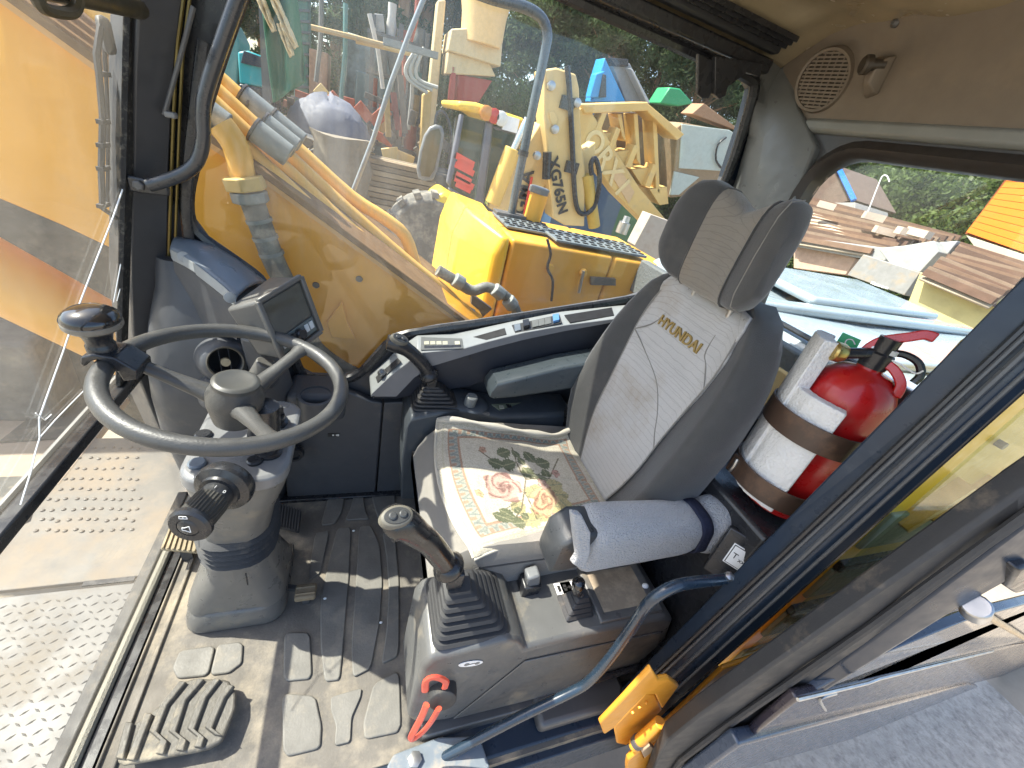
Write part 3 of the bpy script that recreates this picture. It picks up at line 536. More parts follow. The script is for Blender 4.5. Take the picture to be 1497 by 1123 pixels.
for p, q in ((0, 1), (1, 2), (2, 3), (3, 0)): fr.beam(o4[p], o4[q], .012, .014, fn_)
fr.build('bezel', mcol, mn, bevel=.003)
MB().prism([fp(.06, .08, .002), fp(.94, .08, .002), fp(.94, .66, .002), fp(.06, .66, .002)], fn_ * .002).build('screen', mat('screen_glass', (.05, .055, .05), .06, coat=.8, var=.3, scale=20, dirt=(.25, .24, .2), damt=.15), mn)
MB().prism([fp(.06, .68, .002), fp(.94, .68, .002), fp(.94, .94, .002), fp(.06, .94, .002)], fn_ * .004).build('key_strip', mat('key_strip', (.10, .12, .12), .4), mn, bevel=.002)
for a in (.15, .27, .72, .84): MB().prism([fp(a - .045, .73, .005), fp(a + .045, .73, .005), fp(a + .045, .86, .005), fp(a - .045, .86, .005)], fn_ * .004).build('key', mat('key_pale', (.5, .53, .55), .4), mn, bevel=.001)
MB().lathe([(.014, 0), (.014, .014), (.011, .017)], fp(.52, .80, .005), fn_, 20).build('dial', satin, mn)
MB().lathe([(.009, 0), (.009, .010)], fp(.38, .78, .005), fn_, 16).build('dial', satin, mn)
MB().beam(BBL.lerp(BL, .3) + V(.03, -.06, .03), Y(390, 560, -1.10), .06, .05).build('stand', charcoal, mn, bevel=.01)
# ------------------------------------------------------------------ side console: pale trim rail with switches
rc = thing('side_console', 'pale grey curved side console with switch wells under the side window', 'console', (-0.45, -1.2, 0.45))
d5 = lambda a, b: (540 + a / 3.564, 420 + b / 3.564)
topo = [(15, 550), (175, 395)]
up_e = [Y(*d5(a, b), -1.250) for a, b in ((0, 455), (90, 375), (165, 300), (250, 248), (430, 240), (560, 215), (760, 172), (1000, 125), (1280, 95), (1390, 85))]
lo_e = [Y(*d5(a, b), -1.165) for a, b in ((10, 560), (110, 465), (200, 395), (250, 345), (480, 325), (620, 285), (800, 240), (1020, 200), (1290, 165), (1390, 150))]
mb = MB(); mb.loft([[u, l, l + V(0, -.004, -.018), u + V(0, 0, -.02)] for u, l in zip(up_e, lo_e)]); mb.build('top_rail', mat('rail_grey', (.27, .285, .285), .4, bump=.03, bscale=600), rc, bevel=.004, angle=50)
fr_b = [Y(*d5(a, b), -1.16) for a, b in ((30, 570), (140, 570), (235, 470), (330, 410), (480, 365), (620, 322), (800, 275), (1020, 228), (1290, 180), (1390, 168))]
mb = MB(); mb.loft([[l, f, f + V(0, -.03, 0), l + V(0, -.02, 0)] for l, f in zip(lo_e, fr_b)]); mb.build('front_skirt', mat('skirt_grey', (.145, .15, .16), .42, bump=.03, bscale=600), rc, angle=50)
dk_b = [Y(*d5(a, b), -1.19) for a, b in ((20, 580), (140, 580), (250, 560), (350, 540), (500, 520), (650, 470), (800, 430), (1000, 380), (1290, 330), (1390, 320))]
mb = MB(); mb.loft([[f + V(0, -.004, .004), d, d + V(0, -.02, 0), f + V(0, -.03, .004)] for f, d in zip(fr_b, dk_b)]); mb.build('dark_side', mat('console_navy', (.030, .034, .045), .45), rc, angle=50)
def well(q, name, m, dz_=.0012, parent=rc, th=.003):
    # q: corners in crop pixels, laid on the rail's sloping face
    out = []
    for a, b in q:
        u, v = d5(a, b)
        best = None
        for i in range(len(up_e) - 1):
            n_ = (up_e[i + 1] - up_e[i]).cross(lo_e[i] - up_e[i]).normalized(); n_ = n_ if n_.z > 0 else -n_
            p = plane_pt(u, v, up_e[i] + n_ * dz_, n_); lo_x, hi_x = sorted((up_e[i].x, up_e[i + 1].x))
            d = max(lo_x - p.x, p.x - hi_x, 0)
            if best is None or d < best[0]: best = (d, p, n_)
        out.append(best[1]); nn = best[2]
    return MB().prism(out, nn * th).build(name, m, parent, bevel=.0008), nn
wellm = mat('well_dark', (.035, .036, .038), .5); wellg = mat('well_grey', (.12, .125, .12), .5)
wl, _ = well([(270, 262), (482, 270), (490, 322), (268, 330)], 'switch_well', wellg)
for i in range(6): well([(285 + i * 32, 285), (311 + i * 32, 284), (313 + i * 32, 302), (286 + i * 32, 303)], 'key', mat('cream_key', (.46, .44, .33), .5), .004, wl, .004)
well([(285, 306), (478, 300), (480, 314), (286, 320)], 'key_label', satin, .004, wl, .001)
well([(540, 262), (705, 215), (715, 248), (550, 298)], 'pocket', mat('pocket_black', (.008, .008, .009), .7))
wl, _ = well([(742, 200), (990, 145), (1005, 188), (760, 242)], 'rocker_well', wellm)
for a, b, m, h in ((770, 212, bluegrey, .003), (815, 198, satin, .012), (862, 192, wellg, .003), (895, 185, wellg, .003), (928, 178, wellg, .003), (970, 168, mat('blue_rocker', (.10, .24, .48), .35), .010)):
    well([(a - 16, b - 14), (a + 16, b - 20), (a + 20, b + 12), (a - 12, b + 20)], 'rocker', m, .004, wl, h)
well([(1015, 148), (1262, 108), (1275, 150), (1045, 188)], 'tray', mat('pocket_black', (.008, .008, .009), .7))
well([(35, 470), (150, 370), (168, 388), (45, 500)], 'socket_plate', wellm)
c = Y(*d5(62, 447), -1.19); MB().lathe([(.012, -.004), (.012, .010), (.008, .010), (.007, .0)], c, (-.3, .5, .8), 18).build('power_socket', steel, rc)
q = Y(*d5(527, 372), -1.158); text('A.', .016, q, (-1, 0, .25), (0, 0, 1), blackprint, rc, 'marker_scrawl', .0005)
# ------------------------------------------------------------------ joystick makers
def joystick(parent, base, bw, bd, boot_top, path, radii, head_n, m, n=6):
    bt = MB(); k = 0; rg = []
    for i in range(n):
        for t, g in ((i / n, .97), ((i + .12) / n, 1.0), ((i + .50) / n, .98), ((i + .62) / n, .80), ((i + .97) / n, .80)):
            sc1 = (1 - t * .66); c = base.lerp(boot_top, t); rg.append(rrect(c.x, c.y, c.z, bw * sc1 * g, bd * sc1 * g, .022 * sc1, 4))
    bt.loft(rg); js = bt.build('boot', rubber, parent, angle=25)
    gp = MB().tube(path, radii, 18, sub=6).build('grip', m, parent, angle=70)
    d = (path[0] - path[1]).normalized()
    MB().lathe([(radii[0] * 1.0, 0), (radii[0] * 1.55, .004), (radii[0] * 1.7, .014), (radii[0] * 1.3, .026), (radii[0] * .98, .032)], path[0], -d, 22).build('skirt', m, parent, angle=60)
    MB().box(path[0].lerp(boot_top, .5), (.034, .034, .05)).build('post', satin, parent, bevel=.004)
    hn = Vector(head_n).normalized(); hp_ = path[-2]; tg = (path[-1] - path[-2]); tg = (tg - hn * tg.dot(hn)).normalized(); sd_ = hn.cross(tg)
    def oval(a, b, h, off): return [hp_ + tg * (off + math.cos(t) * a) + sd_ * math.sin(t) * b + hn * (radii[-2] * 1.0 + h) for t in [2 * math.pi * j / 24 for j in range(24)]]
    pt_ = MB().loft([oval(.030, .020, -.012, .002), oval(.028, .019, .001, .002), oval(.026, .017, .003, .002)]).build('button_plate', mat('button_rim', (.13, .12, .095), .5), parent, angle=60)
    MB().loft([oval(.024, .0155, .001, .002), oval(.022, .014, .0045, .002)]).build('button_pad', mat('button_grey', (.05, .052, .052), .4), pt_)
    for o in (-.008, .010): MB().lathe([(.007, 0), (.007, .003), (.005, .0045)], hp_ + tg * o + hn * (radii[-2] + .004), hn, 14).build('button', mat('button_grey', (.05, .052, .052), .4), pt_)
# ------------------------------------------------------------------ arm-side console of the far side with its joystick
ra = thing('joystick_console', 'dark joystick console between the seat and the side window wall', 'console', (-0.33, -1.1, 0.02))
cons = mat('console_slate', (.065, .075, .085), .42, bump=.04, bscale=700, dirt=DUST, damt=.12)
rg = []
for x, z0, z1 in ((-.155, .34, .50), (-.17, .14, .545), (-.33, .10, .565), (-.50, .12, .53), (-.80, .2, .545)):
    yi = -1.075 if x > -.2 else -1.105
    rg.append([V(x, -1.25, z0), V(x, yi, z0), V(x, yi, z1 - .01), V(x, yi - .015, z1), V(x, -1.24, z1), V(x, -1.25, z1 - .01)])
MB().loft(rg).build('box', cons, ra, bevel=.012, seg=3, angle=50)
p0, bt_ = V(-.258, -1.165, .55), Y(631, 553, -1.15)
pa = [Y(u, v, -1.15) for u, v in ((629, 553), (622, 538), (610, 524), (596, 512), (580, 503), (566, 500))]
joystick(ra, p0, .088, .066, Y(632, 562, -1.15), pa, [.020, .022, .022, .023, .029, .024], (-.35, .45, 1), satin)
MB().lathe([(.055, 0), (.050, .008), (.020, .012)], V(-.40, -1.15, .55), (0, .1, 1), 24).build('dial_dome', cons, ra, angle=60)
MB().lathe([(.022, 0), (.021, .035), (.018, .038)], Y(686, 592, -1.13) + V(0, 0, .004), (-.1, .1, 1), 22).build('dial', mat('dial_grey', (.16, .17, .17), .4), ra)
MB().beam(Y(692, 598, -1.12), Y(715, 606, -1.11), .012, .008).build('dial_lever', grey, ra)
pn = [Y(718, 592, -1.165), Y(790, 588, -1.20), Y(797, 606, -1.14), Y(735, 606, -1.125)]
kpd = MB().prism(pn, (0, 0, .004)).build('key_panel', mat('panel_green_grey', (.16, .175, .12), .5), ra, bevel=.001)
for a, b, m in ((.12, .35, 'c'), (.28, .3, 'd'), (.70, .3, 'd'), (.72, .7, 'd'), (.85, .3, 'c'), (.95, .3, 'c'), (.85, .72, 'c'), (.95, .72, 'c')):
    p = pn[0].lerp(pn[1], a).lerp(pn[3].lerp(pn[2], a), b) + V(0, 0, .005); MB().box(p, (.018, .018, .004)).build('key', mat('cream_key', (.46, .44, .33), .5) if m == 'c' else satin, kpd)
# ------------------------------------------------------------------ near joystick console
lc = thing('joystick_console', 'worn grey joystick console with gear lever beside the blue handrail', 'console', (-0.5, -0.47, 0.01))
s8 = lambda a, b: (500 + a / 2.673, 720 + b / 2.673)
consl = mat('console_grey_worn', (.105, .105, .102), .36, bump=.04, bscale=700, dirt=(.40, .32, .20), damt=.26, dscale=7)
yn, yf = -.385, -.575
prof = [(-.145, .13), (-.15, .40), (-.165, .435), (-.335, .455), (-.375, .43), (-.40, .385), (-.57, .40), (-.82, .395), (-.86, .37), (-.90, .25), (-.87, .10), (-.57, .035), (-.25, .05), (-.17, .085)]
MB().prism([V(x, yn, z) for x, z in prof], (0, yf - yn, 0)).build('box', consl, lc, bevel=.014, seg=3)
MB().prism([V(x * .93 - .04, yn + .0005, z * .80 + .02) for x, z in prof if z < .39 and x < -.2] , (0, .004, 0)).build('side_panel', consl, lc, bevel=.006)
MB().box((-.50, -.43, .015), (.62, .13, .05)).build('plinth', dsteel, lc, bevel=.004)
bc = V(-.262, -.478, .445)
pa = [Y(*s8(a, b), -.478) for a, b in ((425, 300), (392, 258), (345, 200), (300, 165), (248, 128), (205, 118), (178, 128))]
joystick(lc, bc, .092, .085, Y(*s8(455, 350), -.478), pa, [.020, .024, .024, .025, .030, .034, .025], (-.1, .35, 1), mat('grip_sheen', (.016, .016, .017), .26, coat=.2))
# rocker, small gear lever, tray and stickers on the console top
rk = Y(*s8(737, 345), -.53); MB().box(rk + V(0, 0, -.02), (.05, .045, .05)).build('rocker_base', satin, lc, bevel=.004); MB().box(rk + V(0, 0, .016), (.036, .034, .055), Matrix.Rotation(.25, 3, 'Y')).build('rocker', mat('rocker_grey', (.15, .155, .16), .4), lc, bevel=.006)
gl = Y(*s8(885, 490), -.455); gl.z = .402
g_ = MB(); rg = []
for i in range(4):
    for t, g in ((i / 4, 1), ((i + .7) / 4, .96), ((i + .75) / 4, .82)): rg.append(rrect(gl.x - .004 * t, gl.y - .005 * t, gl.z + .055 * t, .042 * (1 - .62 * t) * g, .034 * (1 - .6 * t) * g, .006, 3))
g_.loft(rg); g_.build('lever_boot', rubber, lc, angle=25)
gt = Y(*s8(925, 350), -.455)
MB().tube([gl + V(0, 0, .05), gl.lerp(gt, .6) + V(0, 0, .01)], .006, 8).build('lever_rod', steel, lc)
gd = (gt - gl).normalized(); MB().lathe([(.008, -.062), (.014, -.05), (.017, -.012), (.016, 0), (.010, .006), (.001, .008)], gt, gd, 18).build('lever_knob', mat('gloss_black', (.012, .012, .013), .1, coat=.6, var=.05), lc, angle=60)
tc_ = [Y(*s8(a, b), -.5) for a, b in ((955, 370), (1120, 345), (1170, 410), (1000, 490))]
x0, x1 = -.625, -.80
mb = MB(); 
oo = [V(-.61, -.40, .398), V(-.815, -.40, .394), V(-.815, -.56, .394), V(-.61, -.56, .398)]; ii = [V(-.635, -.425, .372), V(-.79, -.425, .372), V(-.79, -.54, .372), V(-.635, -.54, .372)]
rim = [p + V(0, 0, .012) for p in oo]; rin = [p.lerp(sum(oo, Vector()) / 4, .09) + V(0, 0, .012) for p in oo]
mb.loft([oo, rim, rin, [p + V(0, 0, .031) for p in ii]], caps=False); mb.build('tray_rim', consl, lc, bevel=.004)
MB().box((-.712, -.48, .4015), (.16, .12, .003)).build('tray_floor', mat('tray_dust', (.26, .21, .15), .85, dirt=(.42, .34, .24), damt=.5, dscale=20), lc)
tag(MB().ball(V(-.795, -.47, .412), .009, 10, 6, (1.2, .9, .7)).build('foam_crumb', white), 'white foam crumb lying in the dusty console tray', 'crumb')
for i in range(2):
    o = Y(*s8(857, 392 + i * 38), -.505); o.z = .405; stq = MB().box(o, (.050, .032, .0015)).build('sticker', white, lc)
    MB().box(o + V(-.006, 0, .001), (.018, .0025, .001)).build('sticker_arrow', blackprint, stq); MB().box(o + V(.014, 0, .001), (.009, .018, .001)).build('sticker_mark', blackprint, stq)
    MB().add([o + V(-.016, .006, .0016), o + V(-.016, -.006, .0016), o + V(-.023, 0, .0016)], [(0, 1, 2)]).build('sticker_arrow', blackprint, stq)
sp_ = Y(*s8(503, 668), yn + .001)
so = MB().prism([sp_ + V(math.cos(t) * .030 * (1 + .0 * t) - .0, 0, math.sin(t) * .013 + math.cos(t) * .006) for t in [2 * math.pi * j / 18 for j in range(18)]], (0, .0012, 0)).build('oval_sticker', white, lc)
for k_ in (-.016, .010): MB().lathe([(.006, 0), (.006, .0008)], sp_ + V(k_, .0012, k_ * .2), (0, 1, 0), 12).build('sticker_dot', grey, so)
MB().box(sp_ + V(-.002, .0016, 0), (.016, .001, .002)).build('sticker_arrow', blackprint, so)
# safety lock: black knob with red strap handle
lk = thing('lock_lever', 'red safety lock lever on a black hub at the console corner', 'lever', Y(*s8(320, 950), -.40))
hc = Y(*s8(392, 785), -.372)
MB().lathe([(.033, -.03), (.034, 0), (.032, .018), (.024, .022)], hc, (.15, 1, .25), 26).build('hub', rubber, lk, bevel=.002)
MB().tube([Y(*s8(a, b), -.345) for a, b in ((325, 775), (330, 735), (365, 722), (405, 738), (402, 762))], .0075, 8, sub=3, flat=.6).build('top_loop', redplastic, lk)
MB().tube([Y(*s8(a, b), -.335) for a, b in ((330, 830), (310, 880), (268, 962), (300, 950), (342, 905), (378, 845))], .0075, 8, sub=4, flat=.7).build('handle', redplastic, lk)
# ------------------------------------------------------------------ blue handrail by the door
hr = thing('handrail', 'blue black bent handrail bolted to the door pillar and floor', 'handrail', Y(632, 1112, -.31))
MB().tube([Y(u, v, -.32) for u, v in ((1058, 847), (1020, 851), (990, 856), (965, 868), (945, 885), (925, 915), (895, 958), (862, 995), (835, 1012), (760, 1048), (690, 1085), (640, 1112))], .0125, 14, sub=4).build('tube', bluepaint, hr)
e = Y(1062, 846, -.32); MB().lathe([(.010, 0), (.010, .010), (.006, .012)], e + V(0, 0, .006), (.2, .3, 1), 6).build('bolt', steel, hr)
pxq = [Z(u, v, .012) for u, v in ((565, 1123), (575, 1105), (640, 1080), (700, 1078), (715, 1123), (690, 1160), (580, 1160))]
MB().prism(pxq, (0, 0, .012)).build('foot_plate', mat('foot_plate', (.16, .185, .21), .45, dirt=DUST, damt=.35, dscale=14), hr, bevel=.004)
MB().lathe([(.018, 0), (.018, .012), (.010, .014)], Z(606, 1112, .024), (0, 0, 1), 6).build('bolt', steel, hr)
# ------------------------------------------------------------------ driver seat
SY = -.825
seat = thing('driver_seat', 'grey fabric driver seat with high winged headrest', 'seat', (-.5, SY, 0.0))
def fabric(name, col, pat=0.0, rough=.85, dirt=None, damt=.2):
    m = mat(name, col, rough, var=.10, scale=10, bump=.25, bscale=420, sheen=.35, dirt=dirt, damt=damt, dscale=5)
    if pat and not m.get('pat'):
        m['pat'] = 1; n = m.node_tree.nodes; L = m.node_tree.links; p = n['Principled BSDF']
        tc = n.new('ShaderNodeTexCoord'); mp = n.new('ShaderNodeMapping'); mp.inputs['Rotation'].default_value = (math.pi / 2, 0, math.pi / 2); L.new(tc.outputs['Object'], mp.inputs[0])
        m2 = n.new('ShaderNodeMapping'); m2.inputs['Rotation'].default_value = (0, 0, .75); L.new(mp.outputs[0], m2.inputs[0])
        br = n.new('ShaderNodeTexBrick'); br.offset = .5; br.inputs['Scale'].default_value = 1; br.inputs['Brick Width'].default_value = .030; br.inputs['Row Height'].default_value = .011; br.inputs['Mortar Size'].default_value = .0007; br.inputs['Mortar Smooth'].default_value = .2
        nz = n.new('ShaderNodeTexNoise'); nz.inputs['Scale'].default_value = 30; L.new(m2.outputs[0], nz.inputs[0])
        av = n.new('ShaderNodeVectorMath'); av.operation = 'MULTIPLY_ADD'; av.inputs[1].default_value = (.006, .006, .006); L.new(nz.outputs['Color'], av.inputs[0]); L.new(m2.outputs[0], av.inputs[2]); L.new(av.outputs[0], br.inputs[0])
        src = p.inputs['Base Color'].links[0].from_socket
        mx = n.new('ShaderNodeMix'); mx.data_type = 'RGBA'; mx.blend_type = 'MULTIPLY'; L.new(src, mx.inputs[6]); mx.inputs[7].default_value = (.55, .53, .5, 1)
        mf = n.new('ShaderNodeMath'); mf.operation = 'MULTIPLY'; mf.inputs[1].default_value = pat; L.new(br.outputs['Fac'], mf.inputs[0]); L.new(mf.outputs[0], mx.inputs[0]); L.new(mx.outputs[2], p.inputs['Base Color'])
    return m
dark = fabric('seat_dark_fabric', (.050, .049, .047), dirt=(.25, .21, .16), damt=.10)
mid = fabric('seat_cushion_fabric', (.215, .20, .175), dirt=(.33, .27, .2), damt=.2)
light = fabric('seat_panel_fabric', (.45, .43, .405), .38, dirt=(.27, .21, .14), damt=.36)
def ctop(x, y):
    tb = [(-.84, .47), (-.7, .485), (-.5, .50), (-.34, .505), (-.27, .495), (-.225, .468), (-.20, .43), (-.188, .385), (-.15, .33)]
    z = tb[0][1]
    for (a, za), (b, zb) in zip(tb, tb[1:]):
        if a <= x <= b: z = za + (zb - za) * (x - a) / (b - a); break
    e = abs(y - SY) / .27; return z + .035 * max(0, (e - .62) / .38) ** 1.5 * (1 if x < -.3 else max(0, (-.2 - x) / .1)) - .05 * max(0, (e - .93) / .07) ** 2 + .004 * mnoise.noise(V(x * 9, y * 9, 0))
rg = []
for x in (-.84, -.78, -.7, -.6, -.5, -.42, -.35, -.31, -.27, -.245, -.225, -.21, -.20, -.192, -.187):
    hw = .27 - .02 * max(0, (x + .30) / .11); r = []
    for i in range(25):
        y = SY - hw + 2 * hw * i / 24; r.append(V(x, y, ctop(x, SY + (y - SY) * .27 / hw)))
    r += [V(x, SY + hw, .39), V(x, SY + hw - .03, .345), V(x, SY - hw + .03, .345), V(x, SY - hw, .39)]; rg.append(r)
MB().loft(rg).build('cushion', mid, seat, angle=60)
MB().tube([V(x, SY + .27, ctop(x, SY + .27) - .012) for x in (-.8, -.65, -.5, -.4, -.3, -.26)], .003, 6).build('piping', dark, seat)
# suspension below the cushion
MB().box((-.52, SY, .30), (.46, .46, .10)).build('base_frame', satin, seat, bevel=.01)
rr = []
for i in range(9): k = .015 if i % 2 else 0; rr.append(rrect(-.52, SY, .05 + i * .025, .22 - k, .20 - k, .03, 4))
MB().loft(rr).build('suspension_bellows', rubber, seat, angle=20)
MB().box((-.52, SY, .03), (.50, .42, .05)).build('base_plate', mat('seat_base_blue', (.05, .09, .14), .4, dirt=DUST, damt=.2), seat, bevel=.006)
MB().tube([V(-.27, SY + .19, .30), V(-.25, SY + .20, .12), V(-.26, SY + .21, .02)], .008, 8).build('rail_strut', bluepaint, seat)
MB().box((-.262, SY + .235, .31), (.03, .02, .055)).build('orange_tab', oranged, seat, bevel=.003)
MB().tube([V(-.25, SY + .10, .18), V(-.205, SY + .11, .175)], .006, 8).build('adjust_lever', satin, seat)
# backrest
BY = -.815
def bparam(s):
    tb = [(0, .215), (.12, .25), (.28, .285), (.5, .292), (.68, .285), (.82, .262), (.92, .225), (.97, .185), (1, .12)]
    for (a, wa), (b, wb) in zip(tb, tb[1:]):
        if a <= s <= b: return wa + (wb - wa) * (s - a) / (b - a)
def bpt(s, t, off=0.0):
    w_ = bparam(s); z = .475 + .725 * s; e = abs(t); sm_ = max(0, (e - .45) / .55); fwd = .085 * sm_ * sm_ * (3 - 2 * sm_) * (1 - .55 * s) * min(1, .35 + 2.5 * s)
    edge = .07 * max(0, (e - .86) / .14) ** 2 + .05 * max(0, (s - .9) / .1) ** 2
    x = -.765 - .105 * s + .018 * math.sin(math.pi * min(1, s * 1.15)) + fwd - edge + off
    return V(x, BY + w_ * t, z)
rg = []; S = [0, .03, .1, .2, .3, .4, .5, .6, .7, .78, .85, .9, .94, .97, .99, 1]
for s in S:
    f_ = [bpt(s, -1 + 2 * i / 28) for i in range(29)]; w_ = bparam(s); th = .105 - .05 * s
    bk = [V(-.765 - .105 * s - th, BY + w_ * t * .94, .475 + .725 * s - .0) for t in (1, .6, 0, -.6, -1)]; rg.append(f_ + bk)
MB().loft(rg).build('backrest', dark, seat, angle=60)
def tb_(s): return .42 + .22 * min(1, max(0, s * 1.15)) + .02 * math.sin(s * 9)
bpn = MB().grid(lambda a, b: bpt(.02 + b * .945, (-1 + 2 * a) * tb_(b) * (1 if b < .9 else 1 + (b - .9) * 2.2), .004), 40, 46).build('back_panel', light, seat, solid=.006, angle=80)
# stitched seams on the panel
for L in ([(s, tb_(s) * 1.01) for s in (.03, .15, .3, .45, .6, .75, .88, .95)], [(s, -tb_(s) * 1.01) for s in (.03, .15, .3, .45, .6, .75, .88, .95)], [(.70, -.60), (.66, -.35), (.60, 0.05), (.52, .28), (.44, .42), (.40, .52)], [(.70, .60), (.76, .45), (.80, .36), (.94, .40)], [(.70, -.60), (.78, -.42), (.94, -.40)]):
    MB().tube([bpt(s, t, .0065) for s, t in L], .0022, 6, sub=4).build('seam', mid, seat)
pA, pB = bpt(.875, -.36, .011), bpt(.865, .36, .011)
cgold = mat('embroidery_gold', (.30, .20, .06), .6)
ht = plane_pt(992, 488, bpt(.83, 0, .012), V(1, 0, .12)); hr_ = plane_pt(1019, 510, bpt(.83, 0, .012), V(1, 0, .12)); hl_ = plane_pt(965, 466, bpt(.83, 0, .012), V(1, 0, .12))
t_ = text('HYUNDAI', (hr_ - hl_).length * .235, ht, (0, 1, 0), (-.15, 0, 1), cgold, seat, 'embroidered_lettering', .003, bold=.0008)
# headrest
HY, HX = -.803, -.80
def hsec(t, grow=0.0):
    e = abs(t); y = HY + .180 * t; fwd = .062 * e * e; zt = 1.375 + .052 * min(1, e / .6) - .06 * max(0, (e - .7) / .3) ** 2; zb = 1.170 + .010 * e + .055 * max(0, (e - .6) / .4) ** 2
    th = .045 * (1 - .55 * max(0, (e - .75) / .25) ** 2); hz = (zt - zb) / 2; zc = (zt + zb) / 2
    out = []
    for k in range(24):
        a = 2 * math.pi * k / 24; cx_, cz_ = math.cos(a), math.sin(a); p_ = .55
        out.append(V(HX + fwd - .045 + (th + grow) * math.copysign(abs(cx_) ** p_, cx_) - .10 * (zc + hz * cz_ - 1.2) * .5, y, zc + (hz + grow) * math.copysign(abs(cz_) ** p_, cz_)))
    return out
ts = [-1, -.97, -.9, -.8, -.65, -.5, -.4, -.2, 0, .2, .4, .5, .65, .8, .9, .97, 1]
MB().loft([hsec(t) for t in ts]).build('headrest', dark, seat, angle=60)
hm = fabric('headrest_panel_fabric', (.21, .185, .15), .4, dirt=(.22, .16, .1), damt=.25)
MB().loft([hsec(t, .0035) for t in (-.44, -.3, -.15, 0, .15, .3, .44)]).build('headrest_panel', hm, seat, angle=60)
for t in (-.44, .44): MB().tube(hsec(t, .003), .0025, 5, closed=True).build('piping', dark, seat)
MB().tube([hsec(.74, .001)[k] for k in (6, 4, 2, 0, 22, 20, 18)], .0015, 5).build('stitching', mid, seat)
for dy in (-.07, .07): MB().tube([V(-.865, HY + dy, 1.12), V(-.86, HY + dy, 1.23)], .007, 10).build('headrest_post', steel, seat)
# near armrest and far armrest
rg = []
for x, zt, zb, hy in ((-.425, .650, .605, .030), (-.435, .680, .572, .042), (-.47, .708, .575, .046), (-.515, .708, .58, .044), (-.56, .695, .60, .038), (-.80, .695, .60, .038), (-1.0, .70, .62, .034)):
    rg.append([V(x, -.50 + p.x, p.y) for p in rrect(0, (zt + zb) / 2, 0, hy, (zt - zb) / 2, .014, 3)])
MB().loft(rg).build('armrest', mat('armrest_vinyl', (.036, .040, .044), .34, bump=.08, bscale=300), seat, angle=40)
rg = []
for x, zt, zb in ((-.425, .665, .635), (-.44, .695, .628), (-.52, .722, .638), (-.66, .772, .668), (-.82, .815, .705)):
    rg.append([V(x, -1.12 + p.x, p.y) for p in rrect(0, (zt + zb) / 2, 0, .05, (zt - zb) / 2, .012, 3)])
ar = MB().loft(rg).build('armrest', mat('armrest_slate', (.055, .068, .076), .34, bump=.08, bscale=300), seat, angle=40)
# belt and reclining hinge beside the far edge
MB().beam(V(-.74, -1.06, .62), V(-.80, -1.10, .46), .045, .004, (0, 1, 0)).build('belt', satin, seat); MB().lathe([(.02, 0), (.02, .02)], V(-.79, -1.06, .52), (0, 1, 0), 14).build('recline_hinge', dsteel, seat)
# ------------------------------------------------------------------ towel round the armrest
tw = thing('towel', 'light grey terry towel wrapped round the seat armrest', 'towel', (-.72, -.5, .60))
terry = fabric('terry_grey', (.40, .405, .41), rough=.95); terry.node_tree.nodes['Bump'].inputs['Strength'].default_value = 1.0; [setattr(q.inputs['Scale'], 'default_value', 190) for q in terry.node_tree.nodes if q.type == 'TEX_NOISE' and abs(q.inputs['Scale'].default_value - 420) < 1]; terry.node_tree.nodes['Bump'].inputs['Distance'].default_value = .012
rg = []
for i, x in enumerate([-.500, -.515, -.54, -.60, -.66, -.72, -.78, -.82, -.845, -.865, -.89, -.92, -.945, -.955]):
    pin = .012 if .835 < -x < .875 else 0; hz = .074 - pin + .012 * math.sin(i * .7) * .5; hy = .058 - pin * .8
    if i in (0, 13): hz -= .02; hy -= .012
    rg.append([V(x + .006 * mnoise.noise(V(k * .5, i * .3, 0)), -.497 + p.x * (1 + .06 * mnoise.noise(V(k * .4, x * 6, 3))), p.y * 1.0 + .006 * mnoise.noise(V(k * .35, x * 9, 7))) for k, p in enumerate(rrect(0, .640, 0, hy, hz, .040, 7))])
MB().loft(rg).build('wrap', terry, tw, angle=70, sub=1)
fl_ = [Y(*s8(a, b), -.425) for a, b in ((905, 85), (940, 90), (975, 160), (972, 240), (950, 310), (905, 285), (925, 255), (915, 180))]
MB().prism(fl_, (0.006, -.016, 0)).build('loose_flap', terry, tw, bevel=.005, seg=3)
rg = []
for x in (-.835, -.845, -.858, -.870): rg.append([V(x - (.640 - p.y) * .25, -.497 + p.x, p.y) for p in rrect(0, .640, 0, .053, .069, .040, 7)])
MB().loft(rg, caps=False).build('band', mat('navy_elastic', (.012, .016, .04), .8, bump=.4, bscale=200), tw, solid=.006, angle=60)
# ------------------------------------------------------------------ tapestry mat on the cushion
z6 = lambda a, b: (600 + a / 4.319, 560 + b / 4.319)
W3 = lambda a, b: (lambda p: np.array([p.x, p.y]))(Z(*z6(a, b), .512))
c00, c01, c11, c10 = np.array([-.262, -1.090]), np.array([-.285, -.560]), np.array([-.775, -.690]), np.array([-.770, -1.02])   # front far, front near, rear near, rear far
NU, NV = 230, 230
uu, vv = np.meshgrid(np.linspace(0, 1, NU), np.linspace(0, 1, NV), indexing='ij')       # u front to rear, v far to near
bow = np.sin(np.pi * vv) * .035 * (1 - uu)
xy = (c00[None, None] * ((1 - uu) * (1 - vv))[..., None] + c01 * ((1 - uu) * vv)[..., None] + c11 * (uu * vv)[..., None] + c10 * (uu * (1 - vv))[..., None])
xy[..., 0] += bow; xy[..., 1] += np.sin(np.pi * uu) * .012 * (vv - .5)
def noise2(s, seed): 
    r = np.random.default_rng(seed); g = r.random((64, 64)); a = (uu * s) % 63; b = (vv * s) % 63; i, j = a.astype(int), b.astype(int); fa, fb = a - i, b - j
    return g[i, j] * (1 - fa) * (1 - fb) + g[i + 1, j] * fa * (1 - fb) + g[i, j + 1] * (1 - fa) * fb + g[i + 1, j + 1] * fa * fb
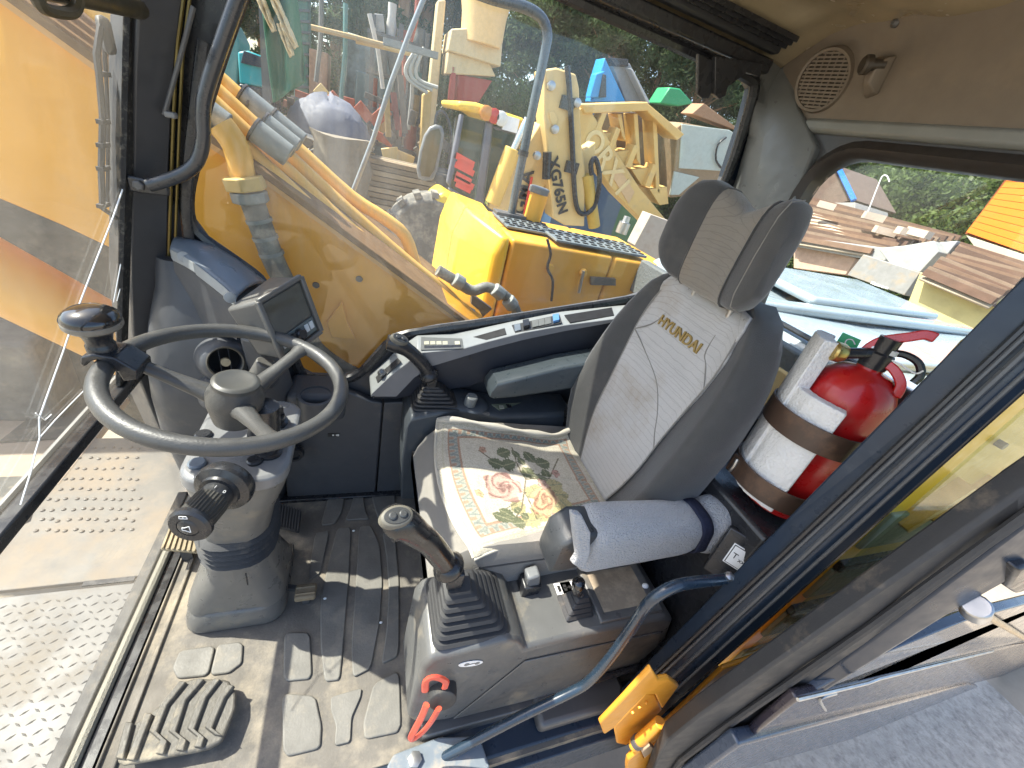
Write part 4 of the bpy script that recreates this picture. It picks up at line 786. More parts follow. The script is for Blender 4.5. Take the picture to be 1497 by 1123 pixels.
C = np.zeros((NU, NV, 3)); C[:] = (.60, .545, .43)
def paint(mask, col, k=1.0):
    mk = np.clip(mask, 0, 1)[..., None] * k; C[:] = C * (1 - mk) + np.array(col) * mk
dd = np.minimum(np.minimum(uu * 1.0, (1 - uu) * 1.0), np.minimum(vv * .95, (1 - vv) * .95))
per = np.where(np.minimum(uu, 1 - uu) < np.minimum(vv, 1 - vv) * .95, vv, uu)
band = (dd > .075) & (dd < .145); paint(band, (.40, .40, .33))
arch = np.abs(((per * 17) % 1) - .5) * 2; rel = (dd - .075) / .07
paint(band & (np.abs(arch - (1 - rel ** 2)) < .22), (.24, .27, .24)); paint(band & (rel < .55) & (arch < .35), (.42, .27, .18)); paint(((dd > .132) & (dd < .147)) | ((dd > .073) & (dd < .082)), (.42, .25, .16))
paint((dd > .035) & (dd < .045), (.50, .46, .33), .6); paint(dd < .012, (.50, .46, .37), .7)
def ell(ctr, ang, a, b):
    d = xy - ctr; ca, sa = math.cos(ang), math.sin(ang); p = d[..., 0] * ca + d[..., 1] * sa; q = -d[..., 0] * sa + d[..., 1] * ca; return p / a, q / b
def leaf(a, b, a2, b2, wd, col=(.085, .105, .045)):
    p0, p1 = W3(a, b), W3(a2, b2); ln = np.linalg.norm(p1 - p0); p, q = ell((p0 + p1) / 2, math.atan2(*(p1 - p0)[::-1]), ln / 2 * 1.12, wd * 1.3)
    ins = (np.abs(p) < 1) & (np.abs(q) < (1 - p * p) * (1 + .12 * np.sin(p * 18))); paint(ins, col); paint(ins & (np.abs(q) < .09), (.30, .30, .17)); paint(ins & (np.abs(np.sin((p - np.abs(q)) * 9)) > .93), (.2, .22, .11), .7); paint(ins & (noise2(60, 3) > .7), (.16, .17, .08), .6)
def stem(L, wd=.0022, col=(.12, .10, .05)):
    P = [W3(*q) for q in L]
    for p, q in zip(P, P[1:]):
        d = q - p; t = np.clip(((xy - p) @ d) / (d @ d), 0, 1); paint(np.linalg.norm(xy - p - t[..., None] * d, axis=-1) < wd, col)
def rose(a, b, ra, rb, ang, cols, sw=2.6, n=7):
    p, q = ell(W3(a, b), ang, ra, rb); r = np.hypot(p, q); th = np.arctan2(q, p); edge = .86 + .10 * np.sin(th * 5 + 1) + .05 * np.sin(th * 9)
    ins = r < edge; s = np.sin(r * 15 + th * sw + 1.6 * np.sin(th * 3 + r * 6)); paint(ins, cols[0]); paint(ins & (s > .25), cols[1]); paint(ins & (s < -.78), cols[2]); paint(ins & (noise2(70, 9) > .72), cols[1], .5); paint(ins & (r < .22), cols[2], .5)
# pale gold petals behind, then stems, leaves, roses and buds
for a, b, a2, b2 in ((760, 650, 900, 690), (840, 690, 960, 650), (900, 700, 1000, 690), (860, 640, 960, 620), (760, 790, 900, 850), (850, 760, 990, 780), (640, 800, 720, 770), (700, 880, 830, 850), (740, 720, 790, 660), (950, 730, 1020, 790)): leaf(a, b, a2, b2, .020, (.50, .42, .19))
stem([(640, 410), (670, 500), (730, 600), (720, 680), (700, 800), (640, 880)]); stem([(730, 600), (880, 590), (940, 460)]); stem([(430, 430), (520, 490), (650, 560)]); stem([(720, 680), (800, 850)], .0016); stem([(600, 660), (735, 690)], .0016); stem([(700, 740), (560, 820)], .0014)
for q in ((550, 450, 625, 430, .020), (580, 520, 660, 500, .019), (490, 490, 590, 520, .017), (680, 470, 720, 510, .011), (720, 430, 790, 490, .018), (710, 530, 780, 590, .019), (800, 500, 880, 480, .022), (840, 530, 880, 580, .013), (780, 570, 870, 600, .014), (560, 800, 660, 850, .013), (520, 830, 650, 870, .014), (650, 890, 725, 880, .018), (660, 790, 690, 815, .010), (700, 825, 750, 850, .010), (640, 430, 690, 470, .010)): leaf(*q)
rose(585, 655, .066, .070, .5, ((.44, .25, .20), (.56, .40, .32), (.22, .11, .09)))
rose(850, 735, .074, .044, -2.2, ((.42, .24, .13), (.55, .40, .22), (.24, .11, .06)), 1.0)
rose(840, 630, .020, .026, 0, ((.42, .22, .18), (.55, .38, .30), (.22, .12, .08))); rose(455, 425, .014, .018, 0, ((.40, .18, .12), (.5, .3, .2), (.2, .12, .06))); rose(925, 550, .016, .018, 0, ((.42, .2, .16), (.52, .32, .26), (.2, .12, .08))); rose(435, 700, .012, .02, .4, ((.42, .32, .16), (.5, .4, .22), (.25, .2, .1)))
C *= .78 * (.93 + .14 * noise2(50, 5))[..., None]; dirtn = noise2(7, 11)[..., None]; C = C * (1 - .10 * dirtn) + np.array((.36, .30, .2)) * .10 * dirtn
for p, q in (((330, 530), (700, 590)), ((730, 600), (1150, 590))):                        # fold creases are real dips
    pass
crA, crB = W3(300, 520), W3(1150, 595); dC = crB - crA; tC = ((xy - crA) @ dC) / (dC @ dC); nC = np.abs((xy[..., 0] - crA[0]) * dC[1] - (xy[..., 1] - crA[1]) * dC[0]) / np.linalg.norm(dC)
mb = MB(); org = V(-.5, SY, .52); vs = []
for i in range(NU):
    for j in range(NV):
        x, y = xy[i, j]; u, v = uu[i, j], vv[i, j]
        z = ctop(min(-.205, x), max(SY - .25, min(SY + .25, y))) + .007 + .004 * mnoise.noise(V(x * 11, y * 13, 2)) - .004 * math.exp(-(nC[i, j] / .006) ** 2)
        cv = max(0, (.16 - v) / .16); lift = math.sin(math.pi * min(1, u * 1.05)) ** .7
        z += .024 * cv ** 2 * (.35 + .65 * lift); y += .050 * cv ** 2.2 * lift * 1.2
        if u > .80 and v < .2: z += .05 * ((u - .80) / .2) ** 1.5 * ((.2 - v) / .2)
        if v > .93: z -= .02 * ((v - .93) / .07) ** 2
        vs.append(V(x, y, z))
mb.add(vs, [(i * NV + j, i * NV + j + 1, (i + 1) * NV + j + 1, (i + 1) * NV + j) for i in range(NU - 1) for j in range(NV - 1)])
tm = mb.build('seat_mat', vcmat('tapestry_cloth'), solid=.005, angle=80)
ca = tm.data.color_attributes.new('Col', 'FLOAT_COLOR', 'POINT'); buf = np.ones((NU * NV, 4), np.float32); buf[:, :3] = C.reshape(-1, 3); ca.data.foreach_set('color', buf.ravel())
tag(tm, 'cream tapestry mat with roses and leaves spread on the seat cushion', 'seat mat')
# rolled hem along the far edge
hem = [vs[i * NV + 0] + V(0, 0.004, .004) for i in range(0, NU, 14)]
MB().tube(hem, [.009 + .004 * math.sin(k * 1.3) for k in range(len(hem))], 8, sub=2).build('hem', fabric('hem_beige', (.50, .46, .38), dirt=(.4, .3, .15), damt=.25), tm, angle=70)
near = [vs[i * NV + NV - 1] + V(0, .001, -.001) for i in range(0, NU, 12)]; MB().tube(near, .0045, 6).build('hem', MATS['hem_beige'], tm, angle=70)
frt = [vs[j] + V(.001, 0, 0) for j in range(0, NV, 12)]; MB().tube(frt, .0045, 6).build('hem', MATS['hem_beige'], tm, angle=70)
# ------------------------------------------------------------------ fire extinguisher strapped behind the seat
EB = X(1133, 722, -1.03); ET = X(1270, 540, -1.03); ex = (ET - EB).normalized(); EL = (ET - EB).length; ER = .084
a1 = V(1, 0, 0); a1 = (a1 - ex * a1.dot(ex)).normalized(); a2 = ex.cross(a1)      # a1 forward, a2 towards the door
if a2.y < 0: a2 = -a2
fe = thing('fire_extinguisher', 'red fire extinguisher strapped with foam padding behind the seat', 'extinguisher', EB - ex * .01)
MB().lathe([(.02, -.012), (ER * .92, -.012), (ER, .004), (ER, EL * .80), (ER * .96, EL * .86), (ER * .82, EL * .93), (ER * .55, EL * .985), (ER * .30, EL * 1.0), (.024, EL * 1.01), (.024, EL * 1.05)], EB, ex, 44).build('cylinder', red, fe, angle=60)
nk = EB + ex * (EL * 1.05)
MB().lathe([(.026, -.012), (.026, .02), (.02, .024), (.02, .055)], nk, ex, 20).build('valve', satin, fe)
sdv = (a1 * .85 - a2 * .2); gpos = plane_pt(1226, 515, nk + ex * .02 + a1 * .05, (EYE - nk).normalized())
MB().tube([nk + ex * .02, gpos.lerp(nk, .1)], .012, 12).build('gauge_stem', satin, fe)
gn = (gpos - nk).normalized(); MB().lathe([(.018, -.010), (.021, -.004), (.021, .012), (.017, .016)], gpos, gn, 24).build('gauge', brass, fe)
pe = lambda u, v, d=0: plane_pt(u, v, nk + (EYE - nk).normalized() * d, (EYE - nk).normalized())
def strap2(P, wd, th, name, m, d=0.0):
    q = [pe(u, v, d) for u, v in P]; mb = MB(); q, _ = smooth(q, [1] * len(q), 4); rg = []; vw = (EYE - nk).normalized()
    for i, p in enumerate(q):
        t = (q[min(i + 1, len(q) - 1)] - q[max(i - 1, 0)]).normalized(); n_ = t.cross(vw).normalized(); rg.append([p + n_ * th / 2 - vw * wd / 2, p - n_ * th / 2 - vw * wd / 2, p - n_ * th / 2 + vw * wd / 2, p + n_ * th / 2 + vw * wd / 2])
    mb.loft(rg); return mb.build(name, m, fe, bevel=.0025)
redh = mat('red_handle', (.55, .015, .012), .25, coat=.4, var=.06)
strap2([(1262, 516), (1274, 506), (1292, 498), (1330, 493), (1352, 490), (1368, 495)], .030, .019, 'carry_handle', redh)
strap2([(1264, 522), (1282, 528), (1302, 536), (1314, 552), (1316, 566), (1308, 580)], .028, .018, 'squeeze_lever', redh)
MB().prism([pe(u, v, .012) for u, v in ((1256, 514), (1268, 503), (1292, 497), (1296, 505), (1282, 524), (1270, 530))], (EYE - nk).normalized() * -.03).build('lever_bracket', redh, fe, bevel=.002)
for u, v in ((1266, 512), (1277, 509)): MB().lathe([(.004, 0), (.004, .004)], pe(u, v, .013), (EYE - nk), 10).build('rivet', steel, fe)
MB().tube([pe(u, v, .015) for u, v in ((1276, 538), (1274, 530), (1280, 522), (1298, 524), (1306, 528), (1318, 534), (1338, 546), (1350, 542))], .0016, 6, sub=4).build('seal_wire', white, fe)
MB().lathe([(.008, 0), (.008, .01)], pe(1303, 520, .012), ex, 12).build('pin_seal', mat('grey_seal', (.55, .55, .53), .4), fe)
MB().tube([pe(u, v, -.03) for u, v in ((1290, 516), (1320, 518), (1342, 530), (1346, 548), (1335, 560))], .008, 8, sub=4).build('hose', satin, fe)
gt_ = [pe(u, v, -.06) for u, v in ((1210, 520), (1232, 486), (1258, 497), (1248, 515), (1222, 525))]
MB().prism(gt_, (-.003, 0, 0)).build('green_tag', mat('green_tag', (.02, .36, .12), .45), fe)
MB().tube([pe(u, v, -.056) for u, v in ((1234, 505), (1238, 497), (1246, 497), (1250, 504))], .0014, 5, sub=3).build('tag_mark', white, fe)
# foam padding sheets
foam = mat('white_foam', (.72, .70, .66), .9, var=.10, scale=16, bump=.5, bscale=150, dirt=(.42, .36, .28), damt=.16, dscale=9)
def arcslab(r0, r1, t0, t1, h0, h1, name, lab, n=14, skew=0):
    rg = []
    for k in range(n + 1):
        t = math.radians(t0 + (t1 - t0) * k / n); d = a1 * math.cos(t) + a2 * math.sin(t); s_ = skew * k / n
        wob = .003 * mnoise.noise(V(k * .6, r0 * 50, 1)); rg.append([EB + d * (r0 + wob) + ex * (h0 + s_), EB + d * (r1 + wob) + ex * (h0 + s_), EB + d * (r1 + wob) + ex * (h1 + s_), EB + d * (r0 + wob) + ex * (h1 + s_)])
    o = MB().loft(rg).build(name, foam, bevel=.010, seg=3, angle=60); return tag(o, lab, 'foam', 'foam sheets padding the extinguisher')
arcslab(ER + .003, ER + .038, -75, -22, .03, EL * 1.10, 'foam_sheet', 'tall white foam sheet reaching above the extinguisher shoulder')
arcslab(ER + .003, ER + .032, -24, 34, .012, EL * .80, 'foam_sheet', 'dirt marked white foam sheet on the front of the extinguisher')
# two brown steel straps
leathb = mat('brown_strap', (.062, .037, .025), .42, var=.3, scale=12, dirt=(.20, .11, .06), damt=.35, dscale=10)
sb = thing('strap_bracket', 'rusty brown steel straps holding the fire extinguisher', 'bracket', EB + V(-.1, 0, 0))
def hoop(h, wd, tilt):
    rg = []
    for k in range(41):
        t = math.radians(-120 + 250 * k / 40); d = a1 * math.cos(t) + a2 * math.sin(t); rad = ER + .004 + .040 * max(0, math.cos(math.radians(min(90, abs(math.degrees(t) + 20) * .92)))) ** .5
        c = EB + d * rad + ex * (h + tilt * math.cos(t)); rg.append([c - ex * wd / 2, c + d * .004 - ex * wd / 2, c + d * .004 + ex * wd / 2, c + ex * wd / 2])
    return MB().loft(rg).build('strap', leathb, sb, bevel=.001)
hoop(EL * .60, .056, .0); hoop(.055, .054, .0)
bk = EB + (a1 * math.cos(-.5) + a2 * math.sin(-.5)) * (ER + .044) + ex * .05
MB().box(bk, (.012, .034, .054)).build('buckle', leathb, sb, bevel=.004); MB().tube([bk + V(.008, 0, .02), bk + V(.012, .005, 0), bk + V(.008, 0, -.02)], .005, 8).build('weld_bead', steel, sb)
lp = MB(); rg = []
for k in range(15):
    t = math.pi * 2 * k / 14 * .8; c = bk + V(.012 + .02 * math.sin(t), -.05 - .03 * math.cos(t), -.005); n_ = V(math.sin(t), -math.cos(t), 0) * .002; rg.append([c - n_ - V(0, 0, .022), c + n_ - V(0, 0, .022), c + n_ + V(0, 0, .022), c - n_ + V(0, 0, .022)])
lp.loft(rg); lp.build('strap_end', mat('strap_rust', (.24, .11, .05), .5, var=.2), sb)
MB().box(EB + V(-.13, -.02, .15), (.02, .10, .40)).build('back_plate', dsteel, sb, bevel=.004)
# dark shelf, crate side and warning sticker behind the armrest
sh = thing('rear_shelf', 'black shelf behind the seat carrying the extinguisher', 'shelf', (-1.03, -.62, 0.0))
MB().box((-1.045, -.745, .375), (.27, .77, .75)).build('box', satin, sh, bevel=.012)
stq = Y(1079, 816, -.29 - .10); 
n_ = V(.75, .6, .25).normalized(); q0 = X(1079, 815, -.905); r_ = V(-.62, .78, 0).normalized(); u_ = n_.cross(r_); u_ = u_ if u_.z > 0 else -u_
dk = MB().prism([q0 + r_ * a + u_ * b for a, b in ((-.05, -.08), (.06, -.08), (.06, .06), (-.05, .06))], n_ * -.02).build('side_box', satin, sh, bevel=.004)
st_ = MB().prism([q0 + r_ * a + u_ * b + n_ * .001 for a, b in ((-.024, -.03), (.024, -.03), (.024, .03), (-.024, .03))], n_ * .001).build('sticker', white, sh, bevel=.0005)
MB().prism([q0 + r_ * a + u_ * b + n_ * .0025 for a, b in ((-.021, -.027), (.021, -.027), (.021, .027), (-.021, .027))], n_ * .0006).build('sticker_border', blackprint, sh)
MB().prism([q0 + r_ * a + u_ * b + n_ * .0035 for a, b in ((-.019, -.025), (.019, -.025), (.019, .025), (-.019, .025))], n_ * .0006).build('sticker_face', white, sh)
text('T', .022, q0 - r_ * .008 + n_ * .0045, r_, u_, blackprint, sh, 'sticker_sign', .0003); text('xx', .016, q0 + r_ * .010 - u_ * .004 + n_ * .0045, r_, u_, blackprint, sh, 'sticker_sign', .0003)
# ------------------------------------------------------------------ door pillar
dp = thing('door_pillar', 'glossy navy door pillar with scuffed paint and rubber seals', 'pillar', (-.87, -.3, -.1))
def line(P, v):
    for (u0, v0), (u1, v1) in zip(P, P[1:]):
        if v0 <= v <= v1 or (v < v0 and (u0, v0) == P[0]) or (v > v1 and (u1, v1) == P[-1]): return u0 + (u1 - u0) * (v - v0) / (v1 - v0)
E0 = [Y(u, v, -.345) for u, v in ((1720, 175), (1497, 400), (1278, 625), (1058, 850), (930, 990), (832, 1085))]
E1 = [Y(u, v, -.305) for u, v in ((1760, 235), (1497, 478), (1340, 622), (1195, 757), (1010, 950), (886, 1052))]
E2 = [Y(u, v, -.268) for u, v in ((1762, 290), (1497, 528), (1365, 655), (1230, 800), (1040, 960), (915, 1065))]
E3 = [Y(u, v, -.250) for u, v in ((1770, 330), (1497, 572), (1385, 672), (1262, 788), (1070, 950), (930, 1078))]
def straight(Q): return [Q[0].lerp(Q[-1], k / 5) for k in range(6)]
E0, E1, E2, E3 = (straight(Q) for Q in (E0, E1, E2, E3))
pil = MB(); pil.loft([[a, b - V(0, 0, 0), c, d, d + V(-.02, -.05, 0), a + V(-.10, -.02, 0)] for a, b, c, d in zip(E0, E1, E2, E3)]); pil.build('post', navy, dp, bevel=.004, angle=25)
MB().tube([a.lerp(b, .92) + V(.003, .004, 0) for a, b in zip(E0, E1)], .006, 8).build('bead', satin, dp)
MB().tube([p + V(-.002, -.004, 0) for p in E3], .005, 8).build('outer_seal', satin, dp)
rdg = mat('ridge_highlight', (.075, .080, .085), .32, dirt=(.2, .2, .19), damt=.2)  # lighter grey paints the highlights along the pillar ridges
for A_, B_, t_, r_ in ((E1, E2, .25, .0045), (E1, E2, .7, .0055), (E2, E3, .35, .004)):
    MB().tube([a.lerp(b, t_) for a, b in zip(A_, B_)], r_, 8).build('ridge', rdg, dp)
# sill below the handrail
sl = thing('door_sill', 'worn navy steel door sill with recessed step', 'sill', (-.5, -.3, -.02))
MB().box((-.55, -.335, -.020), (1.25, .09, .05)).build('sill_bar', navy, sl, bevel=.008)
MB().box((-.15, -.275, -.11), (2.0, .03, .16)).build('sill_face', navy, sl, bevel=.006)
MB().box((-.66, -.36, .03), (.30, .10, .05)).build('raised_step', dsteel, sl, bevel=.015, seg=3)
MB().tube([Y(u, v, -.37) for u, v in ((852, 1000), (900, 985), (935, 975))], .009, 8).build('latch_bar', satin, sl)
# ------------------------------------------------------------------ rear quarter of the cab: orange skin and tinted pane
qp = thing('quarter_panel', 'orange outer skin and tinted quarter pane behind the door pillar', 'panel', (-1.3, -.26, -.4))
MB().prism([V(-.93, -.262, -.30), V(-1.9, -.262, -.30), V(-1.9, -.262, .50), V(-.93, -.262, .36)], (0, .012, 0)).build('skin', oranged, qp, bevel=.004)
MB().prism([V(-1.0, -.264, .375), V(-1.9, -.264, .505), V(-1.9, -.264, 1.6), V(-1.06, -.264, 1.6)], (0, .005, 0)).build('pane', glass('tinted_pane', tint=(.86, .9, .78), dust=.03, dscale=4, refl=.7), qp)
# ------------------------------------------------------------------ door hinge
hg = thing('door_hinge', 'bright orange pressed steel door hinge with thick pin', 'hinge', Y(940, 1110, -.22))
h5 = lambda a, b: (830 + a / 4.99, 920 + b / 4.99)
def hp_(P, y, th, name, m=oranged, bv=.004): return MB().prism([Y(*h5(a, b), y) for a, b in P], (0, -th, 0)).build(name, m, hg, bevel=bv)
hp_([(235, 690), (390, 530), (612, 290), (665, 375), (740, 360), (815, 415), (690, 585), (640, 480), (570, 480), (440, 610), (340, 720), (265, 770)], -.225, .012, 'fixed_leaf')
hp_([(340, 720), (440, 610), (570, 470), (640, 480), (690, 590), (560, 720), (470, 810), (430, 850), (360, 835)], -.236, .010, 'recess')
for a, b in ((470, 600), (520, 560), (570, 530)): MB().lathe([(.004, 0), (.004, .005)], Y(*h5(a, b), -.234), (0, 1, 0), 10).build('rivet', oranged, hg)
MB().tube([Y(*h5(480, 850), -.205), Y(*h5(600, 745), -.205), Y(*h5(675, 678), -.205)], .0145, 20).build('pin', oranged, hg, bevel=.002)
MB().tube([Y(*h5(500, 830), -.205), Y(*h5(520, 812), -.205)], .0165, 20).build('pin_ring', dsteel, hg)
hp_([(430, 1013), (440, 960), (530, 890), (560, 940), (660, 860), (690, 790), (745, 735), (850, 640), (905, 640), (920, 680), (790, 770), (780, 850), (640, 990), (580, 1060), (430, 1060)], -.190, .014, 'door_leaf')
hp_([(540, 900), (600, 850), (640, 880), (560, 940)], -.184, .012, 'clip', mat('clip_tan', (.45, .32, .2), .5), .002)
# ------------------------------------------------------------------ open door folded back
dr = thing('cab_door', 'open cab door folded back with dark rubber sealed frame', 'door', (-1.2, -.12, -.4))
L1 = [(1800, 515), (1497, 715), (1256, 884), (1022, 1048), (975, 1085), (955, 1123), (925, 1200)]
L15 = [(1820, 545), (1497, 770), (1270, 940), (1060, 1085), (1010, 1123), (985, 1150), (950, 1230)]
L2 = [(1850, 610), (1497, 836), (1400, 893), (1240, 993), (1081, 1092), (1030, 1123), (990, 1235)]
A_ = [Y(u, v, -.150) for u, v in L1]; B_ = [Y(u, v, -.125) for u, v in L15]; C_ = [Y(u, v, -.105) for u, v in L2]
MB().loft([[a, b, b + V(-.01, -.035, 0), a + V(-.02, -.035, 0)] for a, b in zip(A_, B_)]).build('frame_seal', rubber, dr, bevel=.006)
MB().loft([[b, c, c + V(-.02, -.035, 0), b + V(-.02, -.035, 0)] for b, c in zip(B_, C_)]).build('frame_post', navy, dr, bevel=.008, seg=3)
MB().tube([a.lerp(b, .5) + V(0, .006, 0) for a, b in zip(A_, B_)], .007, 8).build('seal_bead', rubber, dr)
s9 = lambda a, b: (860 + a / 2.35, 720 + b / 2.35)
def dpoly(P, y, th, name, m, bv=.006): return MB().prism([Y(*s9(a, b), y) for a, b in P], (0, -th, 0)).build(name, m, dr, bevel=bv)
dpoly([(500, 880), (720, 715), (1000, 560), (1300, 440), (1700, 330), (1700, 560), (1390, 545), (720, 712)], -.112, .02, 'upper_rail', mat('door_rail_blue', (.050, .066, .095), .25, coat=.4, dirt=DUST, damt=.1))
dpoly([(530, 865), (720, 712), (1390, 545), (1700, 470), (1700, 560), (1310, 660), (1170, 700)], -.105, .02, 'lower_panel', mat('door_panel_plum', (.042, .034, .042), .28, coat=.4))
dpoly([(340, 1000), (520, 870), (900, 770), (1310, 660), (1340, 668), (900, 850), (560, 945), (400, 1010)], -.095, .03, 'bottom_rail', mat('door_rail_blue', (.050, .066, .095), .25, coat=.4, dirt=DUST, damt=.1))
MB().tube([Y(*s9(a, b), -.092) for a, b in ((720, 712), (960, 655), (1000, 640), (1390, 545))], .003, 6).build('rail_edge', steel, dr)
MB().tube([Y(*s9(a, b), -.092) for a, b in ((850, 690), (800, 705), (800, 725), (815, 748))], .003, 6, sub=3).build('wire_hook', steel, dr)
lt = Y(*s9(1330, 400), -.10); MB().tube([lt + V(.03, 0, .02), lt - V(.03, 0, .02)], .020, 16).build('latch_barrel', steel, dr, bevel=.003)
MB().tube([lt, Y(*s9(1497, 500), -.09), Y(*s9(1650, 590), -.085)], .008, 10).build('gas_strut', mat('strut_gold', (.42, .30, .14), .3, metal=.5), dr)
dpoly([(1440, 330), (1480, 270), (1530, 250), (1530, 330), (1470, 350)], -.10, .03, 'strut_mount', satin)
# ------------------------------------------------------------------ ground and the excavator's own deck
gm = mat('sandy_ground', (.34, .29, .22), .9, var=.35, scale=1.2, bump=.6, bscale=9, dirt=(.17, .16, .145), damt=.55, dscale=.35)
g = MB().grid(lambda a, b: V(-150 + 300 * a, -170 + 260 * b, -1.25 + .03 * mnoise.noise(V(a * 60, b * 60, 0))), 60, 60).build('ground', gm); g['kind'] = 'structure'
asph = MB().grid(lambda a, b: V(-4.6 + 3.0 * a, -.9 + 2.6 * b, -1.236), 4, 4).build('concrete_pad', mat('dark_concrete', (.40, .365, .31), .8, var=.55, scale=24, bump=.5, bscale=60, dirt=(.28, .26, .23), damt=.35, dscale=12)); asph['kind'] = 'structure'
deckm = mat('dusty_deck', (.10, .098, .096), .5, var=.2, scale=5, dirt=(.175, .148, .112), damt=.45, dscale=3.5)
ck_ = thing('tread_deck', 'dusty diamond tread plate deck in front of the cab', 'deck', (.95, -.8, -.5))
DZ = -.45
MB().box((1.02, -.76, DZ - .01), (.80, .96, .02)).build('plate', deckm, ck_, bevel=.003)
lug = MB()
for i in range(26):
    for j in range(30):
        c = V(.64 + i * .030, -.30 - j * .031, DZ + .001); s_ = 1 if (i + j) % 2 else -1
        d = V(.010, .007 * s_, 0); n_ = V(-d.y, d.x, 0) * .26; k0 = len(lug.v)
        lug.v += [c - d, c + n_, c + d, c - n_, c + V(0, 0, .003)]; lug.f += [[k0, k0 + 1, k0 + 4], [k0 + 1, k0 + 2, k0 + 4], [k0 + 2, k0 + 3, k0 + 4], [k0 + 3, k0, k0 + 4]]
lo = lug.build('tread_lugs', deckm, ck_, kind='stuff')
MB().box((.615, -.74, DZ + .02), (.07, .96, .03)).build('edge_angle', mat('pale_angle', (.28, .28, .275), .5, dirt=(.3, .25, .18), damt=.3), ck_, bevel=.003)
c2 = thing('stud_deck', 'sandy steel deck with pressed studs beyond the tread plate', 'deck', (1.1, -1.7, -.5))
MB().box((1.05, -1.70, DZ - .012), (.88, .86, .02)).build('plate', mat('sandy_deck', (.135, .126, .113), .6, var=.3, scale=6, dirt=(.22, .176, .128), damt=.6, dscale=3), c2, bevel=.003)
stud = MB()
for i in range(9):
    for j in range(11):
        u, v = 95 + j * 13.5 - i * 5, 655 + i * 15; 
        if u > 205: continue
        c = Z(u, v, DZ); c += V(random.uniform(-.006, .006), random.uniform(-.006, .006), 0); stud.lathe([(.0085, 0), (.007, .003), (.002, .005)], c, (0, 0, 1), 8)
stud.build('studs', mat('stud_dark', (.12, .105, .09), .6, dirt=(.3, .24, .17), damt=.3), c2, kind='stuff')
MB().box((.9, -1.255, DZ + .006), (.16, .02, .006)).build('gap_clip', satin, c2)
MB().box((1.75, -2.4, DZ - .02), (.9, 1.2, .04)).build('outer_plate', mat('sandy_deck2', (.29, .23, .17), .7, var=.2, scale=3, dirt=(.42, .34, .25), damt=.4), c2, bevel=.004)
for P in ([(0, 648), (60, 600), (145, 572), (165, 600), (150, 618), (90, 642)], [(0, 700), (62, 698), (40, 760), (0, 780)]):
    MB().prism([Z(u, v, DZ + .003) for u, v in P], (0, 0, .012)).build('dark_recess', mat('recess_grey', (.07, .07, .065), .8, dirt=SAND, damt=.25), c2)
# ------------------------------------------------------------------ boom with pipes
bo = thing('excavator_boom', 'dusty orange excavator boom rising past the side window', 'boom', (.0, -1.72, .2))
side = [(-420, -330), (-100, -85), (150, 85), (288, 180), (400, 256), (520, 345), (632, 428), (720, 492), (760, 600), (640, 760), (420, 620), (270, 440), (190, 377), (90, 330), (0, 292), (-200, 215), (-480, 120)]
MB().prism([Y(u, v, -1.50) for u, v in side], (0, -.42, 0)).build('side_plates', orange, bo, bevel=.008)
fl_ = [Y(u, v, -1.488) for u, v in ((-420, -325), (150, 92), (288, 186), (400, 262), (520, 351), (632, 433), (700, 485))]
mb = MB(); mb.loft([[p + V(0, .02, .012), p + V(0, -.46, .012), p + V(0, -.46, -.012), p + V(0, .02, -.012)] for p in fl_]); mb.build('top_flange', mat('flange_gap_shade', (.16, .085, .03), .7, var=.3, dirt=(.35, .22, .1), damt=.3), bo, bevel=.003)  # dark flange colour paints the shadow gaps between the pipes
mb = MB(); mb.loft([[p + V(0, .010, .0), p + V(0, -.01, .0), p + V(0, -.01, -.03), p + V(0, .010, -.03)] for p in fl_]); mb.build('side_strip', mat('strip_light', (.62, .33, .10), .5), bo)
bd = (fl_[4] - fl_[2]).normalized()
pipes = [[(320, 180), (512, 357), (600, 432), (668, 476)], [(320, 157), (512, 334), (610, 415), (680, 468)], [(320, 135), (512, 310), (600, 385), (650, 425), (676, 452)], [(320, 115), (512, 287), (560, 318), (592, 345), (606, 385), (622, 425)]]
for k, Pp in enumerate(pipes):
    y = -1.535 - .085 * k; p0, p1 = Y(*Pp[0], y), Y(*Pp[1], y); st_ = p0 + (p0 - p1) * 2.6
    pts = [st_, p0, p0.lerp(p1, .5)] + [Y(u, v, y) for u, v in Pp[1:]]
    MB().tube(pts, .0235 if k != 3 else .026, 14, sub=3).build('pipe', pipecol, bo, angle=60)
clm = mat('clamp_grey', (.20, .22, .21), .5, dirt=(.4, .4, .36), damt=.35, dscale=20)
for u, v, k in ((303, 163, 0), (378, 158, 3), (398, 210, 0), (410, 200, 1), (420, 192, 2), (388, 172, 3)):
    c = Y(u, v, -1.535 - .085 * k); MB().tube([c - bd * .05, c + bd * .05], .034, 18).build('clamp', clm, bo, bevel=.004)
    MB().tube([c - bd * .056, c - bd * .050], .037, 18).build('clamp_ring', dsteel, bo)
